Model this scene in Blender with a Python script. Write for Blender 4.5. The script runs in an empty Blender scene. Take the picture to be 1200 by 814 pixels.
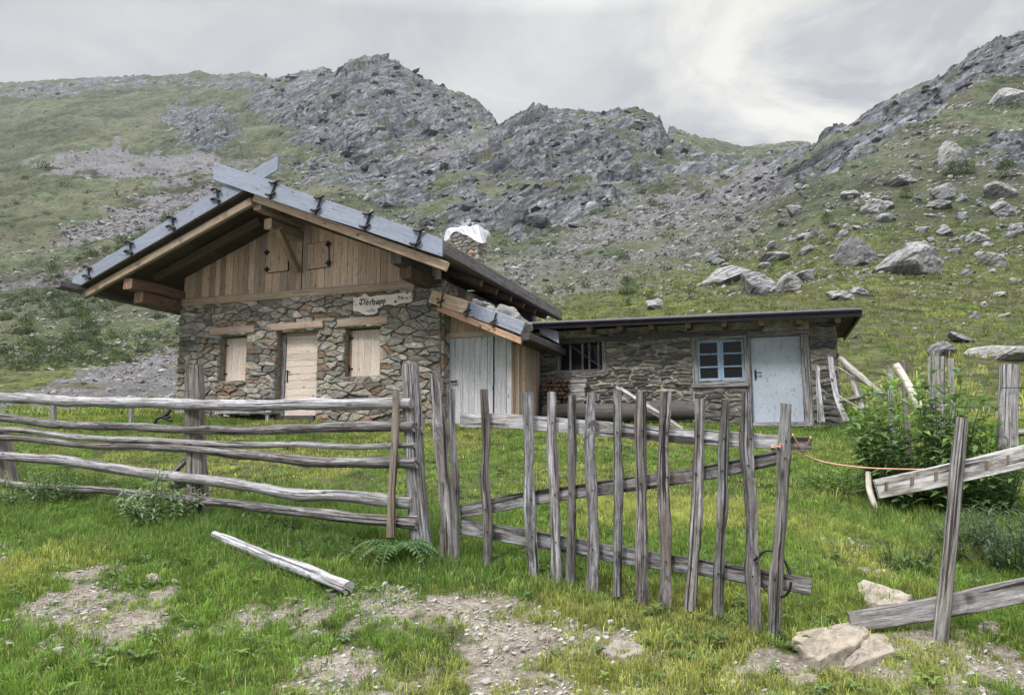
import bpy, bmesh, math, random
import numpy as np
from mathutils import Vector

# ----------------------------------------------------------------------------
# camera, world, sun, exposure
# ----------------------------------------------------------------------------
C = bpy.context.scene
COL = C.collection
PITCH = math.radians(7.4)
FPX = 870.0
cP, sP = math.cos(PITCH), math.sin(PITCH)

cam_d = bpy.data.cameras.new('camera')
cam_d.sensor_width = 36.0
cam_d.lens = 36.0 * FPX / 1200.0
cam_d.clip_start = 0.05
cam_d.clip_end = 6000
cam = bpy.data.objects.new('camera', cam_d)
COL.objects.link(cam)
cam.location = (0, 0, 0)
cam.rotation_euler = (math.pi / 2 + PITCH, 0, 0)
C.camera = cam

SUN_EL, SUN_AZ = math.radians(50), math.radians(215)   # azimuth clockwise from +Y
world = bpy.data.worlds.new('World')
C.world = world
world.use_nodes = True
wn, wl = world.node_tree.nodes, world.node_tree.links
wn.clear()


def N(nodes, typ, **kw):
    n = nodes.new(typ)
    for k, v in kw.items():
        if k.startswith('i_'):
            key = k[2:]
            key = int(key) if key.isdigit() else key.replace('_', ' ')
            n.inputs[key].default_value = v
        else:
            setattr(n, k, v)
    return n


def ramp(nodes, stops, interp='LINEAR'):
    r = nodes.new('ShaderNodeValToRGB')
    r.color_ramp.interpolation = interp
    el = r.color_ramp.elements
    while len(el) < len(stops):
        el.new(0.5)
    for e, (p, c) in zip(el, stops):
        e.position = p
        if not isinstance(c, (tuple, list)):
            c = (c, c, c)
        e.color = (c[0], c[1], c[2], 1)
    return r


sky = N(wn, 'ShaderNodeTexSky', sky_type='NISHITA', sun_disc=False)
sky.sun_elevation = SUN_EL
sky.sun_rotation = SUN_AZ
bg_sky = N(wn, 'ShaderNodeBackground', i_Strength=0.12)
wl.new(sky.outputs[0], bg_sky.inputs[0])
tc = N(wn, 'ShaderNodeTexCoord')
sep = N(wn, 'ShaderNodeSeparateXYZ')
wl.new(tc.outputs['Generated'], sep.inputs[0])
# cloud layer: directions projected on a flat ceiling
zmax = N(wn, 'ShaderNodeMath', operation='MAXIMUM', i_1=0.0)
wl.new(sep.outputs['Z'], zmax.inputs[0])
zadd = N(wn, 'ShaderNodeMath', operation='ADD', i_1=0.22)
wl.new(zmax.outputs[0], zadd.inputs[0])
dx = N(wn, 'ShaderNodeMath', operation='DIVIDE')
dy = N(wn, 'ShaderNodeMath', operation='DIVIDE')
wl.new(sep.outputs['X'], dx.inputs[0]); wl.new(zadd.outputs[0], dx.inputs[1])
wl.new(sep.outputs['Y'], dy.inputs[0]); wl.new(zadd.outputs[0], dy.inputs[1])
cmb = N(wn, 'ShaderNodeCombineXYZ')
wl.new(dx.outputs[0], cmb.inputs[0]); wl.new(dy.outputs[0], cmb.inputs[1])
cl1 = N(wn, 'ShaderNodeTexNoise', i_Scale=1.05, i_Detail=8.0, i_Roughness=0.55, i_Distortion=0.35)
wl.new(cmb.outputs[0], cl1.inputs['Vector'])
cl2 = N(wn, 'ShaderNodeTexNoise', i_Scale=3.1, i_Detail=7.0, i_Roughness=0.6, i_Distortion=0.5)
mp2 = N(wn, 'ShaderNodeMapping')
mp2.inputs['Location'].default_value = (4.3, 1.7, 0)
wl.new(cmb.outputs[0], mp2.inputs[0]); wl.new(mp2.outputs[0], cl2.inputs['Vector'])
clm = N(wn, 'ShaderNodeMath', operation='MULTIPLY_ADD', i_1=0.42)
wl.new(cl2.outputs[0], clm.inputs[0]); wl.new(cl1.outputs[0], clm.inputs[2])
cr = ramp(wn, [(0.55, (0.55, 0.562, 0.585)), (0.66, (0.65, 0.655, 0.665)), (0.75, (0.75, 0.75, 0.745)), (0.86, (0.90, 0.89, 0.865))])
wl.new(clm.outputs[0], cr.inputs[0])
# overcast gradient: the zenith of a clouded sky is far brighter than its rim
grad = ramp(wn, [(0.0, 0.46), (0.28, 0.42), (0.52, 0.46), (0.70, 1.9), (0.84, 3.5), (1.0, 3.9)])
wl.new(zmax.outputs[0], grad.inputs[0])
mulc = N(wn, 'ShaderNodeMixRGB', blend_type='MULTIPLY', i_Fac=1.0)
wl.new(cr.outputs[0], mulc.inputs[1]); wl.new(grad.outputs[0], mulc.inputs[2])
# a thin place in the clouds over the saddle lets more light through
gapd = N(wn, 'ShaderNodeVectorMath', operation='DOT_PRODUCT'); gapd.inputs[1].default_value = Vector((.3504, .80, .4350)).normalized()
wl.new(tc.outputs['Generated'], gapd.inputs[0])
gapr = ramp(wn, [(.965, 0.0), (.9995, .8)])
wl.new(gapd.outputs['Value'], gapr.inputs[0])
gapm = N(wn, 'ShaderNodeMixRGB', blend_type='MULTIPLY', i_Fac=1.0)
gapn = ramp(wn, [(.42, 0.0), (.62, 1.0)]); wl.new(cl2.outputs[0], gapn.inputs[0])
wl.new(gapr.outputs[0], gapm.inputs[1]); wl.new(gapn.outputs[0], gapm.inputs[2])
mulg = N(wn, 'ShaderNodeMixRGB', blend_type='MIX'); mulg.inputs[2].default_value = (.56, .54, .485, 1)
wl.new(gapm.outputs[0], mulg.inputs[0]); wl.new(mulc.outputs[0], mulg.inputs[1])
bg_cl = N(wn, 'ShaderNodeBackground', i_Strength=1.05)
wl.new(mulg.outputs[0], bg_cl.inputs[0])
mixw = N(wn, 'ShaderNodeMixShader', i_Fac=0.95)
wl.new(bg_sky.outputs[0], mixw.inputs[1]); wl.new(bg_cl.outputs[0], mixw.inputs[2])
wo = N(wn, 'ShaderNodeOutputWorld')
wl.new(mixw.outputs[0], wo.inputs[0])

sun_d = bpy.data.lights.new('sun', 'SUN')
sun_d.energy = 1.5
sun_d.angle = math.radians(12)
sun_d.color = (1.0, 0.95, 0.88)
sun = bpy.data.objects.new('sun', sun_d)
COL.objects.link(sun)
sdir = Vector((math.sin(SUN_AZ) * math.cos(SUN_EL), math.cos(SUN_AZ) * math.cos(SUN_EL), math.sin(SUN_EL)))
sun.rotation_euler = (-sdir).to_track_quat('-Z', 'Y').to_euler()
sun.location = (-20, -20, 40)

C.view_settings.view_transform = 'Standard'
C.view_settings.look = 'None'
C.view_settings.exposure = 0.90
C.view_settings.gamma = 1.0
C.view_settings.use_curve_mapping = False

HAZE = 0.00010
RNG = np.random.default_rng(7)
random.seed(7)

# ----------------------------------------------------------------------------
# measuring helpers: a pixel of the 1200 x 814 photograph and a distance give a point
# ----------------------------------------------------------------------------


def ray(u, v):
    cu, cv = (u - 600.0) / FPX, (407.0 - v) / FPX
    return (cu, cP - cv * sP, sP + cv * cP)


def at(u, v, Y):
    d = ray(u, v)
    k = Y / d[1]
    return Vector((d[0] * k, Y, d[2] * k))


def v2e(v):
    cv = (407.0 - np.asarray(v, float)) / FPX
    return (sP + cv * cP) / (cP - cv * sP)


def project(x, y, z):
    dep = y * cP + z * sP
    up = z * cP - y * sP
    return 600 + FPX * x / dep, 407 - FPX * up / dep


# ----------------------------------------------------------------------------
# numpy noise
# ----------------------------------------------------------------------------
def _h(ix, iy, k):
    h = (ix.astype(np.int64) * 374761393 + iy.astype(np.int64) * 668265263 + k * 2147483647) & 0xFFFFFFFF
    h = ((h ^ (h >> 13)) * 1274126177) & 0xFFFFFFFF
    h = (h ^ (h >> 16)) & 0xFFFFFFFF
    return h.astype(np.float64) / 4294967295.0


def vnoise(x, y, k=0):
    x0, y0 = np.floor(x), np.floor(y)
    fx, fy = x - x0, y - y0
    fx = fx * fx * fx * (fx * (fx * 6 - 15) + 10)
    fy = fy * fy * fy * (fy * (fy * 6 - 15) + 10)
    ix, iy = x0.astype(np.int64), y0.astype(np.int64)
    a = _h(ix, iy, k); b = _h(ix + 1, iy, k); c = _h(ix, iy + 1, k); d = _h(ix + 1, iy + 1, k)
    return (a + (b - a) * fx) * (1 - fy) + (c + (d - c) * fx) * fy


def fbm(x, y, k=0, o=4, g=0.5):
    s, a, t = 0.0, 1.0, 0.0
    for i in range(o):
        s = s + a * vnoise(x * 2 ** i + 17.3 * i, y * 2 ** i + 9.1 * i, k + i)
        t += a
        a *= g
    return s / t          # 0..1


def worley(x, y, k=0):
    x0, y0 = np.floor(x).astype(np.int64), np.floor(y).astype(np.int64)
    f1 = np.full(x.shape, 9.0); f2 = np.full(x.shape, 9.0); val = np.zeros(x.shape)
    gx = np.zeros(x.shape); gy = np.zeros(x.shape)
    for i in (-1, 0, 1):
        for j in (-1, 0, 1):
            cx, cy = x0 + i, y0 + j
            px = cx + _h(cx, cy, k); py = cy + _h(cx, cy, k + 1)
            d = np.hypot(px - x, py - y)
            near = d < f1
            f2 = np.where(near, f1, np.minimum(f2, d))
            f1 = np.where(near, d, f1)
            val = np.where(near, _h(cx, cy, k + 2), val)
            gx = np.where(near, x - px, gx); gy = np.where(near, y - py, gy)
    return f1, f2, val, gx, gy


def pchip(xk, yk, xq):
    """monotone cubic; yk may be (n,) or (n, m)"""
    xk = np.asarray(xk, float); yk = np.asarray(yk, float)
    one = yk.ndim == 1
    if one:
        yk = yk[:, None]
    h = np.diff(xk)[:, None]
    dl = np.diff(yk, axis=0) / h
    m = np.zeros_like(yk)
    if len(xk) > 2:
        w1 = 2 * h[1:] + h[:-1]; w2 = h[1:] + 2 * h[:-1]
        with np.errstate(divide='ignore', invalid='ignore'):
            mm = (w1 + w2) / (w1 / dl[:-1] + w2 / dl[1:])
        m[1:-1] = np.where(dl[:-1] * dl[1:] > 0, mm, 0)
    m[0], m[-1] = dl[0], dl[-1]
    xq = np.clip(xq, xk[0], xk[-1])
    i = np.clip(np.searchsorted(xk, xq) - 1, 0, len(xk) - 2)
    t = ((xq - xk[i]) / (xk[i + 1] - xk[i]))[:, None]
    hh = (xk[i + 1] - xk[i])[:, None]
    r = ((2 * t ** 3 - 3 * t ** 2 + 1) * yk[i] + (t ** 3 - 2 * t ** 2 + t) * hh * m[i]
         + (-2 * t ** 3 + 3 * t ** 2) * yk[i + 1] + (t ** 3 - t ** 2) * hh * m[i + 1])
    return r[:, 0] if one else r


def in_poly(u, v, poly):
    r = np.zeros(u.shape, bool)
    n = len(poly)
    for i in range(n):
        x1, y1 = poly[i]; x2, y2 = poly[(i + 1) % n]
        if y1 == y2:
            continue
        c = ((y1 > v) != (y2 > v)) & (u < (x2 - x1) * (v - y1) / (y2 - y1) + x1)
        r ^= c
    return r


# ----------------------------------------------------------------------------
# mesh and object helpers
# ----------------------------------------------------------------------------
def root_loc(o):
    while o.parent:
        o = o.parent
    return o.location


class MB:
    """collects shapes in world space, build() links them as one mesh object"""

    def __init__(self):
        self.v, self.f, self.uv, self.c, self.sm = [], [], [], [], []

    def add(self, verts, faces, uvs=None, col=(1, 1, 1), smooth=False):
        o = len(self.v)
        self.v.extend([tuple(p) for p in verts])
        if isinstance(col, list):
            self.c.extend(col)
        else:
            self.c.extend([col] * len(verts))
        for i, f in enumerate(faces):
            self.f.append([o + k for k in f])
            self.uv.append(uvs[i] if uvs else [(verts[k][0] + verts[k][1] * .7, verts[k][2]) for k in f])
            self.sm.append(smooth)

    def box(self, p, ax, ay, az, col=(1, 1, 1)):
        """box from corner p with edge vectors ax, ay, az; uv u runs along the longest edge"""
        p, E = Vector(p), [Vector(ax), Vector(ay), Vector(az)]
        vs = [p + E[0] * i + E[1] * j + E[2] * k for k in (0, 1) for j in (0, 1) for i in (0, 1)]
        if E[0].cross(E[1]).dot(E[2]) < 0:
            E = [E[1], E[0], E[2]]
            vs = [p + E[0] * i + E[1] * j + E[2] * k for k in (0, 1) for j in (0, 1) for i in (0, 1)]
        fs = [(0, 2, 3, 1), (4, 5, 7, 6), (0, 1, 5, 4), (2, 6, 7, 3), (0, 4, 6, 2), (1, 3, 7, 5)]
        L = [e.length for e in E]
        lo = max(range(3), key=lambda k: L[k])
        oth = [k for k in range(3) if k != lo]
        ro = random.uniform(0, 20)
        uvs = []
        for n, f in enumerate(fs):
            q = []
            for k in f:
                idx = (k & 1, (k >> 1) & 1, (k >> 2) & 1)
                q.append((ro + idx[lo] * L[lo] + n * .0, ro + idx[oth[0]] * L[oth[0]] + idx[oth[1]] * L[oth[1]] * (1 if True else 0)))
            uvs.append(q)
        self.add(vs, fs, uvs, col)

    def sweep(self, pts, w, h=None, up=(0, 0, 1), kind='log', seg=10, step=0.12, wob=0.0, rough=0.04, col=(1, 1, 1), taper=None, cap=(1.25, 1.2, 1.1), seed=None):
        """log or board along a polyline; w,h full sizes (numbers or per-point lists)"""
        rs = random.Random(seed if seed is not None else random.random())
        pts = [Vector(p) for p in pts]
        h = w if h is None else h
        wl_ = w if isinstance(w, (list, tuple)) else [w] * len(pts)
        hl_ = h if isinstance(h, (list, tuple)) else [h] * len(pts)
        # resample with Catmull-Rom
        P, W, H = [], [], []
        for i in range(len(pts) - 1):
            p0 = pts[i - 1] if i else pts[0] * 2 - pts[1]
            p1, p2 = pts[i], pts[i + 1]
            p3 = pts[i + 2] if i + 2 < len(pts) else pts[-1] * 2 - pts[-2]
            n = max(1, int((p2 - p1).length / step))
            for k in range(n):
                t = k / n
                P.append(0.5 * ((2 * p1) + (p2 - p0) * t + (2 * p0 - 5 * p1 + 4 * p2 - p3) * t * t + (3 * p1 - p0 - 3 * p2 + p3) * t ** 3))
                W.append(wl_[i] * (1 - t) + wl_[i + 1] * t); H.append(hl_[i] * (1 - t) + hl_[i + 1] * t)
        P.append(pts[-1]); W.append(wl_[-1]); H.append(hl_[-1])
        if kind == 'log':
            sec = [(math.cos(2 * math.pi * k / seg) * .5, math.sin(2 * math.pi * k / seg) * .5) for k in range(seg)]
        elif kind == 'half':
            sec = [(math.cos(math.pi * k / (seg - 1)) * .5, math.sin(math.pi * k / (seg - 1)) * .9 - .4) for k in range(seg)]
        else:
            b = 0.10
            bw, bh = b, b
            mw, mh = (wl_[0], hl_[0])
            c_ = min(mw, mh) * .12
            bw, bh = c_ / mw, c_ / mh
            sec = [(.5, -.5 + bh), (.5, .5 - bh), (.5 - bw, .5), (-.5 + bw, .5), (-.5, .5 - bh), (-.5, -.5 + bh), (-.5 + bw, -.5), (.5 - bw, -.5)]
        n = len(sec)
        up = Vector(up)
        vs, cs = [], []
        ph = [rs.uniform(0, 6.28) for _ in range(6)]
        secj = [1 + rs.uniform(-rough, rough) * 1.3 for _ in range(n)]
        ro = rs.uniform(0, 30)
        acc = 0.0; us = []
        for i, p in enumerate(P):
            if i:
                acc += (P[i] - P[i - 1]).length
            us.append(acc)
            t = (P[min(i + 1, len(P) - 1)] - P[max(i - 1, 0)]).normalized()
            sd = t.cross(up)
            if sd.length < 1e-4:
                sd = t.cross(Vector((0, 1, 0)))
            sd.normalize()
            u2 = sd.cross(t).normalized()
            off = sd * (wob * math.sin(acc * 2.1 + ph[0]) + wob * .5 * math.sin(acc * 5.3 + ph[1])) + u2 * (wob * math.sin(acc * 2.7 + ph[2]) + .5 * wob * math.sin(acc * 6.1 + ph[3]))
            g = 1 + rough * .8 * math.sin(acc * 7 + ph[4]) + rough * .6 * math.sin(acc * 15 + ph[5])
            for k, (a, b) in enumerate(sec):
                j = secj[k] * g * (1 + rs.uniform(-rough, rough) * .6)
                vs.append(p + off + sd * (a * W[i] * j) + u2 * (b * H[i] * j))
                cs.append(col)
        per = (W[0] + H[0]) * (1.57 if kind != 'board' else 2)
        fs, uvs = [], []
        for i in range(len(P) - 1):
            for k in range(n):
                k2 = (k + 1) % n
                fs.append((i * n + k, i * n + k2, (i + 1) * n + k2, (i + 1) * n + k))
                va, vb = ro + k / n * per, ro + (k + 1) / n * per
                uvs.append([(us[i] + ro, va), (us[i] + ro, vb), (us[i + 1] + ro, vb), (us[i + 1] + ro, va)])
        self.add(vs, fs, uvs, cs, smooth=(kind != 'board'))
        # caps
        for e, idx in ((0, list(range(n))[::-1]), (1, list(range((len(P) - 1) * n, len(P) * n)))):
            cc = (col[0] * cap[0], col[1] * cap[1], col[2] * cap[2])
            self.add([vs[k] for k in idx], [tuple(range(n))], [[(ro + rs.uniform(0, .02), ro + .1 * q / n) for q in range(n)]], cc)

    def tube(self, pts, r, seg=6, col=(1, 1, 1), step=0.05):
        self.sweep(pts, 2 * r, kind='log', seg=seg, step=step, rough=0.0, col=col, cap=(1, 1, 1))

    def prism(self, poly, ext, col=(1, 1, 1)):
        """poly: list of world points (planar, ordered), ext: extrusion vector"""
        ext = Vector(ext)
        a = [Vector(p) for p in poly]
        nrm = Vector((0, 0, 0))
        for i in range(len(a)):
            nrm += a[i].cross(a[(i + 1) % len(a)])
        if nrm.dot(ext) < 0:
            a = a[::-1]
        b = [p + ext for p in a]
        n = len(a)
        fs = [tuple(range(n))[::-1], tuple(range(n, 2 * n))] + [(i, (i + 1) % n, n + (i + 1) % n, n + i) for i in range(n)]
        self.add(a + b, fs, None, col)

    def build(self, name, mat, parent=None, loc=None):
        me = bpy.data.meshes.new(name)
        base = root_loc(parent) if parent else (Vector(loc) if loc is not None else Vector((0, 0, 0)))
        me.from_pydata([(p[0] - base[0], p[1] - base[1], p[2] - base[2]) for p in self.v], [], self.f)
        uvl = me.uv_layers.new(name='UVMap')
        flat = np.array([c for q in self.uv for p in q for c in p], np.float32)
        uvl.data.foreach_set('uv', flat)
        ca = me.color_attributes.new('Col', 'FLOAT_COLOR', 'POINT')
        cc = np.ones((len(self.v), 4), np.float32)
        cc[:, :3] = np.array(self.c, np.float32)
        ca.data.foreach_set('color', cc.ravel())
        me.polygons.foreach_set('use_smooth', np.array(self.sm, bool))
        me.materials.append(mat)
        me.update()
        o = bpy.data.objects.new(name, me)
        COL.objects.link(o)
        if parent:
            o.parent = parent
            if parent.parent is None and parent.type != 'EMPTY' and False:
                pass
        elif loc is not None:
            o.location = base
        return o


def np_mesh(name, verts, face_sizes, loops, cols, mat, smooth=False, uv=None):
    me = bpy.data.meshes.new(name)
    nv, nf, nl = len(verts), len(face_sizes), len(loops)
    me.vertices.add(nv); me.loops.add(nl); me.polygons.add(nf)
    me.vertices.foreach_set('co', np.asarray(verts, np.float32).ravel())
    me.loops.foreach_set('vertex_index', np.asarray(loops, np.int32))
    st = np.zeros(nf, np.int32); st[1:] = np.cumsum(face_sizes)[:-1]
    me.polygons.foreach_set('loop_start', st)
    me.polygons.foreach_set('loop_total', np.asarray(face_sizes, np.int32))
    me.polygons.foreach_set('use_smooth', np.full(nf, smooth, bool))
    ca = me.color_attributes.new('Col', 'FLOAT_COLOR', 'POINT')
    ca.data.foreach_set('color', np.asarray(cols, np.float32).ravel())
    me.materials.append(mat)
    me.update(calc_edges=True)
    o = bpy.data.objects.new(name, me)
    COL.objects.link(o)
    return o


def tag(o, label=None, cat=None, group=None, kind=None):
    if label: o['label'] = label
    if cat: o['category'] = cat
    if group: o['group'] = group
    if kind: o['kind'] = kind
    return o


def thing(name, loc, label, cat, group=None):
    o = bpy.data.objects.new(name, None)
    o.empty_display_size = 0.2
    COL.objects.link(o)
    o.location = loc
    return tag(o, label, cat, group)


# ----------------------------------------------------------------------------
# materials
# ----------------------------------------------------------------------------
def new_mat(name):
    m = bpy.data.materials.new(name)
    m.use_nodes = True
    n = m.node_tree.nodes
    return m, n, m.node_tree.links, n['Principled BSDF']


def mixc(n, l, fac, a, b, mode='MIX'):
    x = n.new('ShaderNodeMixRGB'); x.blend_type = mode
    for s, val in ((x.inputs[0], fac), (x.inputs[1], a), (x.inputs[2], b)):
        if hasattr(val, 'is_linked') or isinstance(val, bpy.types.NodeSocket):
            l.new(val, s)
        elif isinstance(val, (tuple, list)):
            s.default_value = (val[0], val[1], val[2], 1)
        else:
            s.default_value = val
    return x.outputs[0]


def noise(n, l, vec, scale, detail=5, rough=.6, dist=0., mscale=None, loc=None):
    if mscale or loc:
        mp = n.new('ShaderNodeMapping')
        if mscale: mp.inputs['Scale'].default_value = mscale
        if loc: mp.inputs['Location'].default_value = loc
        l.new(vec, mp.inputs[0]); vec = mp.outputs[0]
    t = N(n, 'ShaderNodeTexNoise', i_Scale=scale, i_Detail=detail, i_Roughness=rough, i_Distortion=dist)
    l.new(vec, t.inputs['Vector'])
    return t.outputs[0]


def rmp(n, l, val, stops):
    r = ramp(n, stops)
    l.new(val, r.inputs[0])
    return r.outputs[0]


def wood(name, light, dark, stain, crack=.6, rough=.85, bump=.35, knots=True, stain_amt=.5, blotch=.6, lo=.39):
    m, n, l, b = new_mat(name)
    uv = n.new('ShaderNodeUVMap').outputs[0]
    g = noise(n, l, uv, 1, 7, .75, .25, (2.2, 46, 1))
    col = mixc(n, l, rmp(n, l, g, [(lo, 0), (lo + .27, 1)]), dark, light)
    g5 = noise(n, l, uv, 1, 5, .7, .3, (9, 120, 1), (1, 5, 0))
    col = mixc(n, l, 1.0, col, rmp(n, l, g5, [(.32, .62), (.5, 1.0), (.68, 1.22)]), 'MULTIPLY')
    st = noise(n, l, uv, 1, 5, .65, .4, (1.1, 7, 1), (3, 8, 0))
    col = mixc(n, l, rmp(n, l, st, [(.46, 0), (.64, stain_amt)]), col, stain)
    bl = noise(n, l, uv, 1, 6, .7, .5, (4.5, 13, 1), (13, 4, 0))
    col = mixc(n, l, rmp(n, l, bl, [(.54, 0), (.66, blotch)]), col, (dark[0] * .5, dark[1] * .47, dark[2] * .45))
    cr = noise(n, l, uv, 1, 4, .55, .15, (.9, 62, 1), (9, 2, 0))
    crm = rmp(n, l, cr, [(.385, crack), (.425, 0)])
    col = mixc(n, l, crm, col, (dark[0] * .2, dark[1] * .18, dark[2] * .18))
    if knots:
        vo = N(n, 'ShaderNodeTexVoronoi', i_Scale=1.0)
        mp = n.new('ShaderNodeMapping'); mp.inputs['Scale'].default_value = (2.6, 8, 1)
        l.new(uv, mp.inputs[0]); l.new(mp.outputs[0], vo.inputs['Vector'])
        col = mixc(n, l, rmp(n, l, vo.outputs['Distance'], [(.06, .9), (.14, 0)]), col, (dark[0] * .25, dark[1] * .2, dark[2] * .17))
    at_ = N(n, 'ShaderNodeVertexColor', layer_name='Col')
    col = mixc(n, l, 1.0, col, at_.outputs[0], 'MULTIPLY')
    l.new(col, b.inputs['Base Color'])
    b.inputs['Roughness'].default_value = rough
    b.inputs['Specular IOR Level'].default_value = .25
    hgt = mixc(n, l, crm, mixc(n, l, .5, g, g5), (0, 0, 0))
    bp = N(n, 'ShaderNodeBump', i_Strength=bump * 1.6, i_Distance=.014)
    l.new(hgt, bp.inputs['Height']); l.new(bp.outputs[0], b.inputs['Normal'])
    return m


def plain(name, col, rough=.6, metal=0., var=.25, scale=6, bump=0.):
    m, n, l, b = new_mat(name)
    tcn = n.new('ShaderNodeTexCoord').outputs['Object']
    g = noise(n, l, tcn, scale, 6, .6)
    c = mixc(n, l, rmp(n, l, g, [(.3, 0), (.7, 1)]), tuple(x * (1 - var) for x in col), tuple(min(1, x * (1 + var)) for x in col))
    at_ = N(n, 'ShaderNodeVertexColor', layer_name='Col')
    c = mixc(n, l, 1.0, c, at_.outputs[0], 'MULTIPLY')
    l.new(c, b.inputs['Base Color'])
    b.inputs['Roughness'].default_value = rough
    b.inputs['Metallic'].default_value = metal
    if bump:
        bp = N(n, 'ShaderNodeBump', i_Strength=bump, i_Distance=.02)
        l.new(g, bp.inputs['Height']); l.new(bp.outputs[0], b.inputs['Normal'])
    return m


def stone_mat(name, bump=.6, scale=9.0, lichen=.5):
    """per-stone colour comes from Col"""
    m, n, l, b = new_mat(name)
    pos = n.new('ShaderNodeNewGeometry').outputs['Position']
    at_ = N(n, 'ShaderNodeVertexColor', layer_name='Col')
    g = noise(n, l, pos, scale, 8, .68, .6, (1, 1, 2.2))
    k = rmp(n, l, g, [(.32, .4), (.5, .95), (.68, 1.65)])
    col = mixc(n, l, 1.0, at_.outputs[0], k, 'MULTIPLY')
    li = noise(n, l, pos, scale * 1.7, 5, .7, .3, None, (5, 1, 3))
    col = mixc(n, l, rmp(n, l, li, [(.58, 0), (.68, lichen)]), col, (.34, .35, .31))
    l.new(col, b.inputs['Base Color'])
    b.inputs['Roughness'].default_value = .9
    b.inputs['Specular IOR Level'].default_value = .2
    f = noise(n, l, pos, scale * 4, 6, .7)
    hh = mixc(n, l, .4, g, f)
    bp = N(n, 'ShaderNodeBump', i_Strength=bump, i_Distance=.035)
    l.new(hh, bp.inputs['Height']); l.new(bp.outputs[0], b.inputs['Normal'])
    return m


def rock_mat(name, light=(.36, .36, .365), dark=(.10, .10, .108), scale=1.0, coord='Object', strata=(1, 1, 4.5), crack=.75):
    m, n, l, b = new_mat(name)
    if coord == 'Object':
        pos = n.new('ShaderNodeTexCoord').outputs['Object']
    else:
        pos = n.new('ShaderNodeNewGeometry').outputs['Position']
    mp = n.new('ShaderNodeMapping'); mp.inputs['Rotation'].default_value = (.3, .45, .2)
    l.new(pos, mp.inputs[0]); p2 = mp.outputs[0]
    a = noise(n, l, p2, scale * 1.3, 9, .68, .7, strata)
    col = mixc(n, l, rmp(n, l, a, [(.34, 0), (.46, .55), (.62, 1)]), dark, light)
    c = noise(n, l, p2, scale * 5, 7, .7, .4)
    col = mixc(n, l, 1.0, col, rmp(n, l, c, [(.3, .6), (.6, 1.1), (.75, 1.35)]), 'MULTIPLY')
    crk = noise(n, l, p2, scale * 1.1, 4, .6, .8, (strata[0] * .5, strata[1] * .5, strata[2] * 1.5))
    ck = rmp(n, l, crk, [(.39, crack), (.43, 0)])
    col = mixc(n, l, ck, col, (.025, .025, .026))
    li = noise(n, l, pos, scale * 3, 6, .7, .2, None, (7, 3, 1))
    col = mixc(n, l, rmp(n, l, li, [(.6, 0), (.7, .45)]), col, (.22, .235, .17))
    at_ = N(n, 'ShaderNodeVertexColor', layer_name='Col')
    col = mixc(n, l, 1.0, col, at_.outputs[0], 'MULTIPLY')
    l.new(col, b.inputs['Base Color'])
    b.inputs['Roughness'].default_value = .92
    b.inputs['Specular IOR Level'].default_value = .2
    hh = mixc(n, l, .45, a, c)
    hh = mixc(n, l, ck, hh, (0, 0, 0))
    bp = N(n, 'ShaderNodeBump', i_Strength=.8, i_Distance=.10 / scale)
    l.new(hh, bp.inputs['Height']); l.new(bp.outputs[0], b.inputs['Normal'])
    return m


def leaf_mat(name, trans=.35, rough=.6):
    m, n, l, b = new_mat(name)
    at_ = N(n, 'ShaderNodeVertexColor', layer_name='Col')
    l.new(at_.outputs[0], b.inputs['Base Color'])
    b.inputs['Roughness'].default_value = rough
    b.inputs['Specular IOR Level'].default_value = .25
    tr = n.new('ShaderNodeBsdfTranslucent')
    l.new(mixc(n, l, 1.0, at_.outputs[0], (1.1, 1.15, .7), 'MULTIPLY'), tr.inputs[0])
    mx = N(n, 'ShaderNodeMixShader', i_Fac=trans)
    l.new(b.outputs[0], mx.inputs[1]); l.new(tr.outputs[0], mx.inputs[2])
    l.new(mx.outputs[0], n['Material Output'].inputs[0])
    return m


M = {}
M['grey'] = wood('weathered_grey_wood', (.585, .60, .645), (.15, .138, .134), (.22, .19, .165), crack=.92, bump=.7, stain_amt=.45, blotch=.6)
M['picket'] = wood('rough_split_wood', (.66, .675, .72), (.118, .11, .11), (.18, .148, .128), crack=.95, bump=1.0, stain_amt=.7, blotch=.85, lo=.43)
M['barge'] = wood('blue_grey_plank', (.30, .34, .43), (.235, .265, .335), (.20, .22, .27), crack=.3, bump=.2, blotch=.15)
M['warm'] = wood('warm_larch', (.64, .505, .405), (.42, .32, .25), (.48, .42, .37), crack=.45, bump=.25, blotch=.25)
M['brown'] = wood('brown_timber', (.20, .155, .12), (.09, .068, .054), (.12, .10, .085), crack=.5, blotch=.3)
M['red'] = wood('reddish_timber', (.27, .185, .15), (.14, .09, .072), (.17, .13, .11), crack=.5, blotch=.3)
M['gable'] = wood('gable_planks', (.88, .675, .54), (.56, .42, .325), (.60, .48, .40), crack=.5, blotch=.35)
M['shutter'] = wood('pale_shutter_wood', (.76, .665, .60), (.58, .49, .43), (.64, .59, .555), crack=.3, bump=.2, blotch=.15)
M['lean'] = wood('pale_grey_planks', (.70, .745, .83), (.47, .49, .545), (.52, .47, .45), crack=.45, bump=.25, blotch=.2)
M['dark'] = wood('dark_weathered_wood', (.17, .16, .165), (.07, .066, .066), (.10, .095, .095), crack=.6, blotch=.3)
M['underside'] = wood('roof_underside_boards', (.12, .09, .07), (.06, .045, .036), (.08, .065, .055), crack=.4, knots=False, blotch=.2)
M['wall'] = stone_mat('rubble_stone')
M['iron'] = plain('black_iron', (.02, .02, .022), .6, .3)
M['fascia'] = plain('dark_sheet_metal', (.035, .033, .045), .45, .2)
M['lean'].node_tree.nodes['Principled BSDF'].inputs['Roughness'].default_value = .8
M['text'] = plain('black_lettering', (.012, .012, .012), .7)
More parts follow.
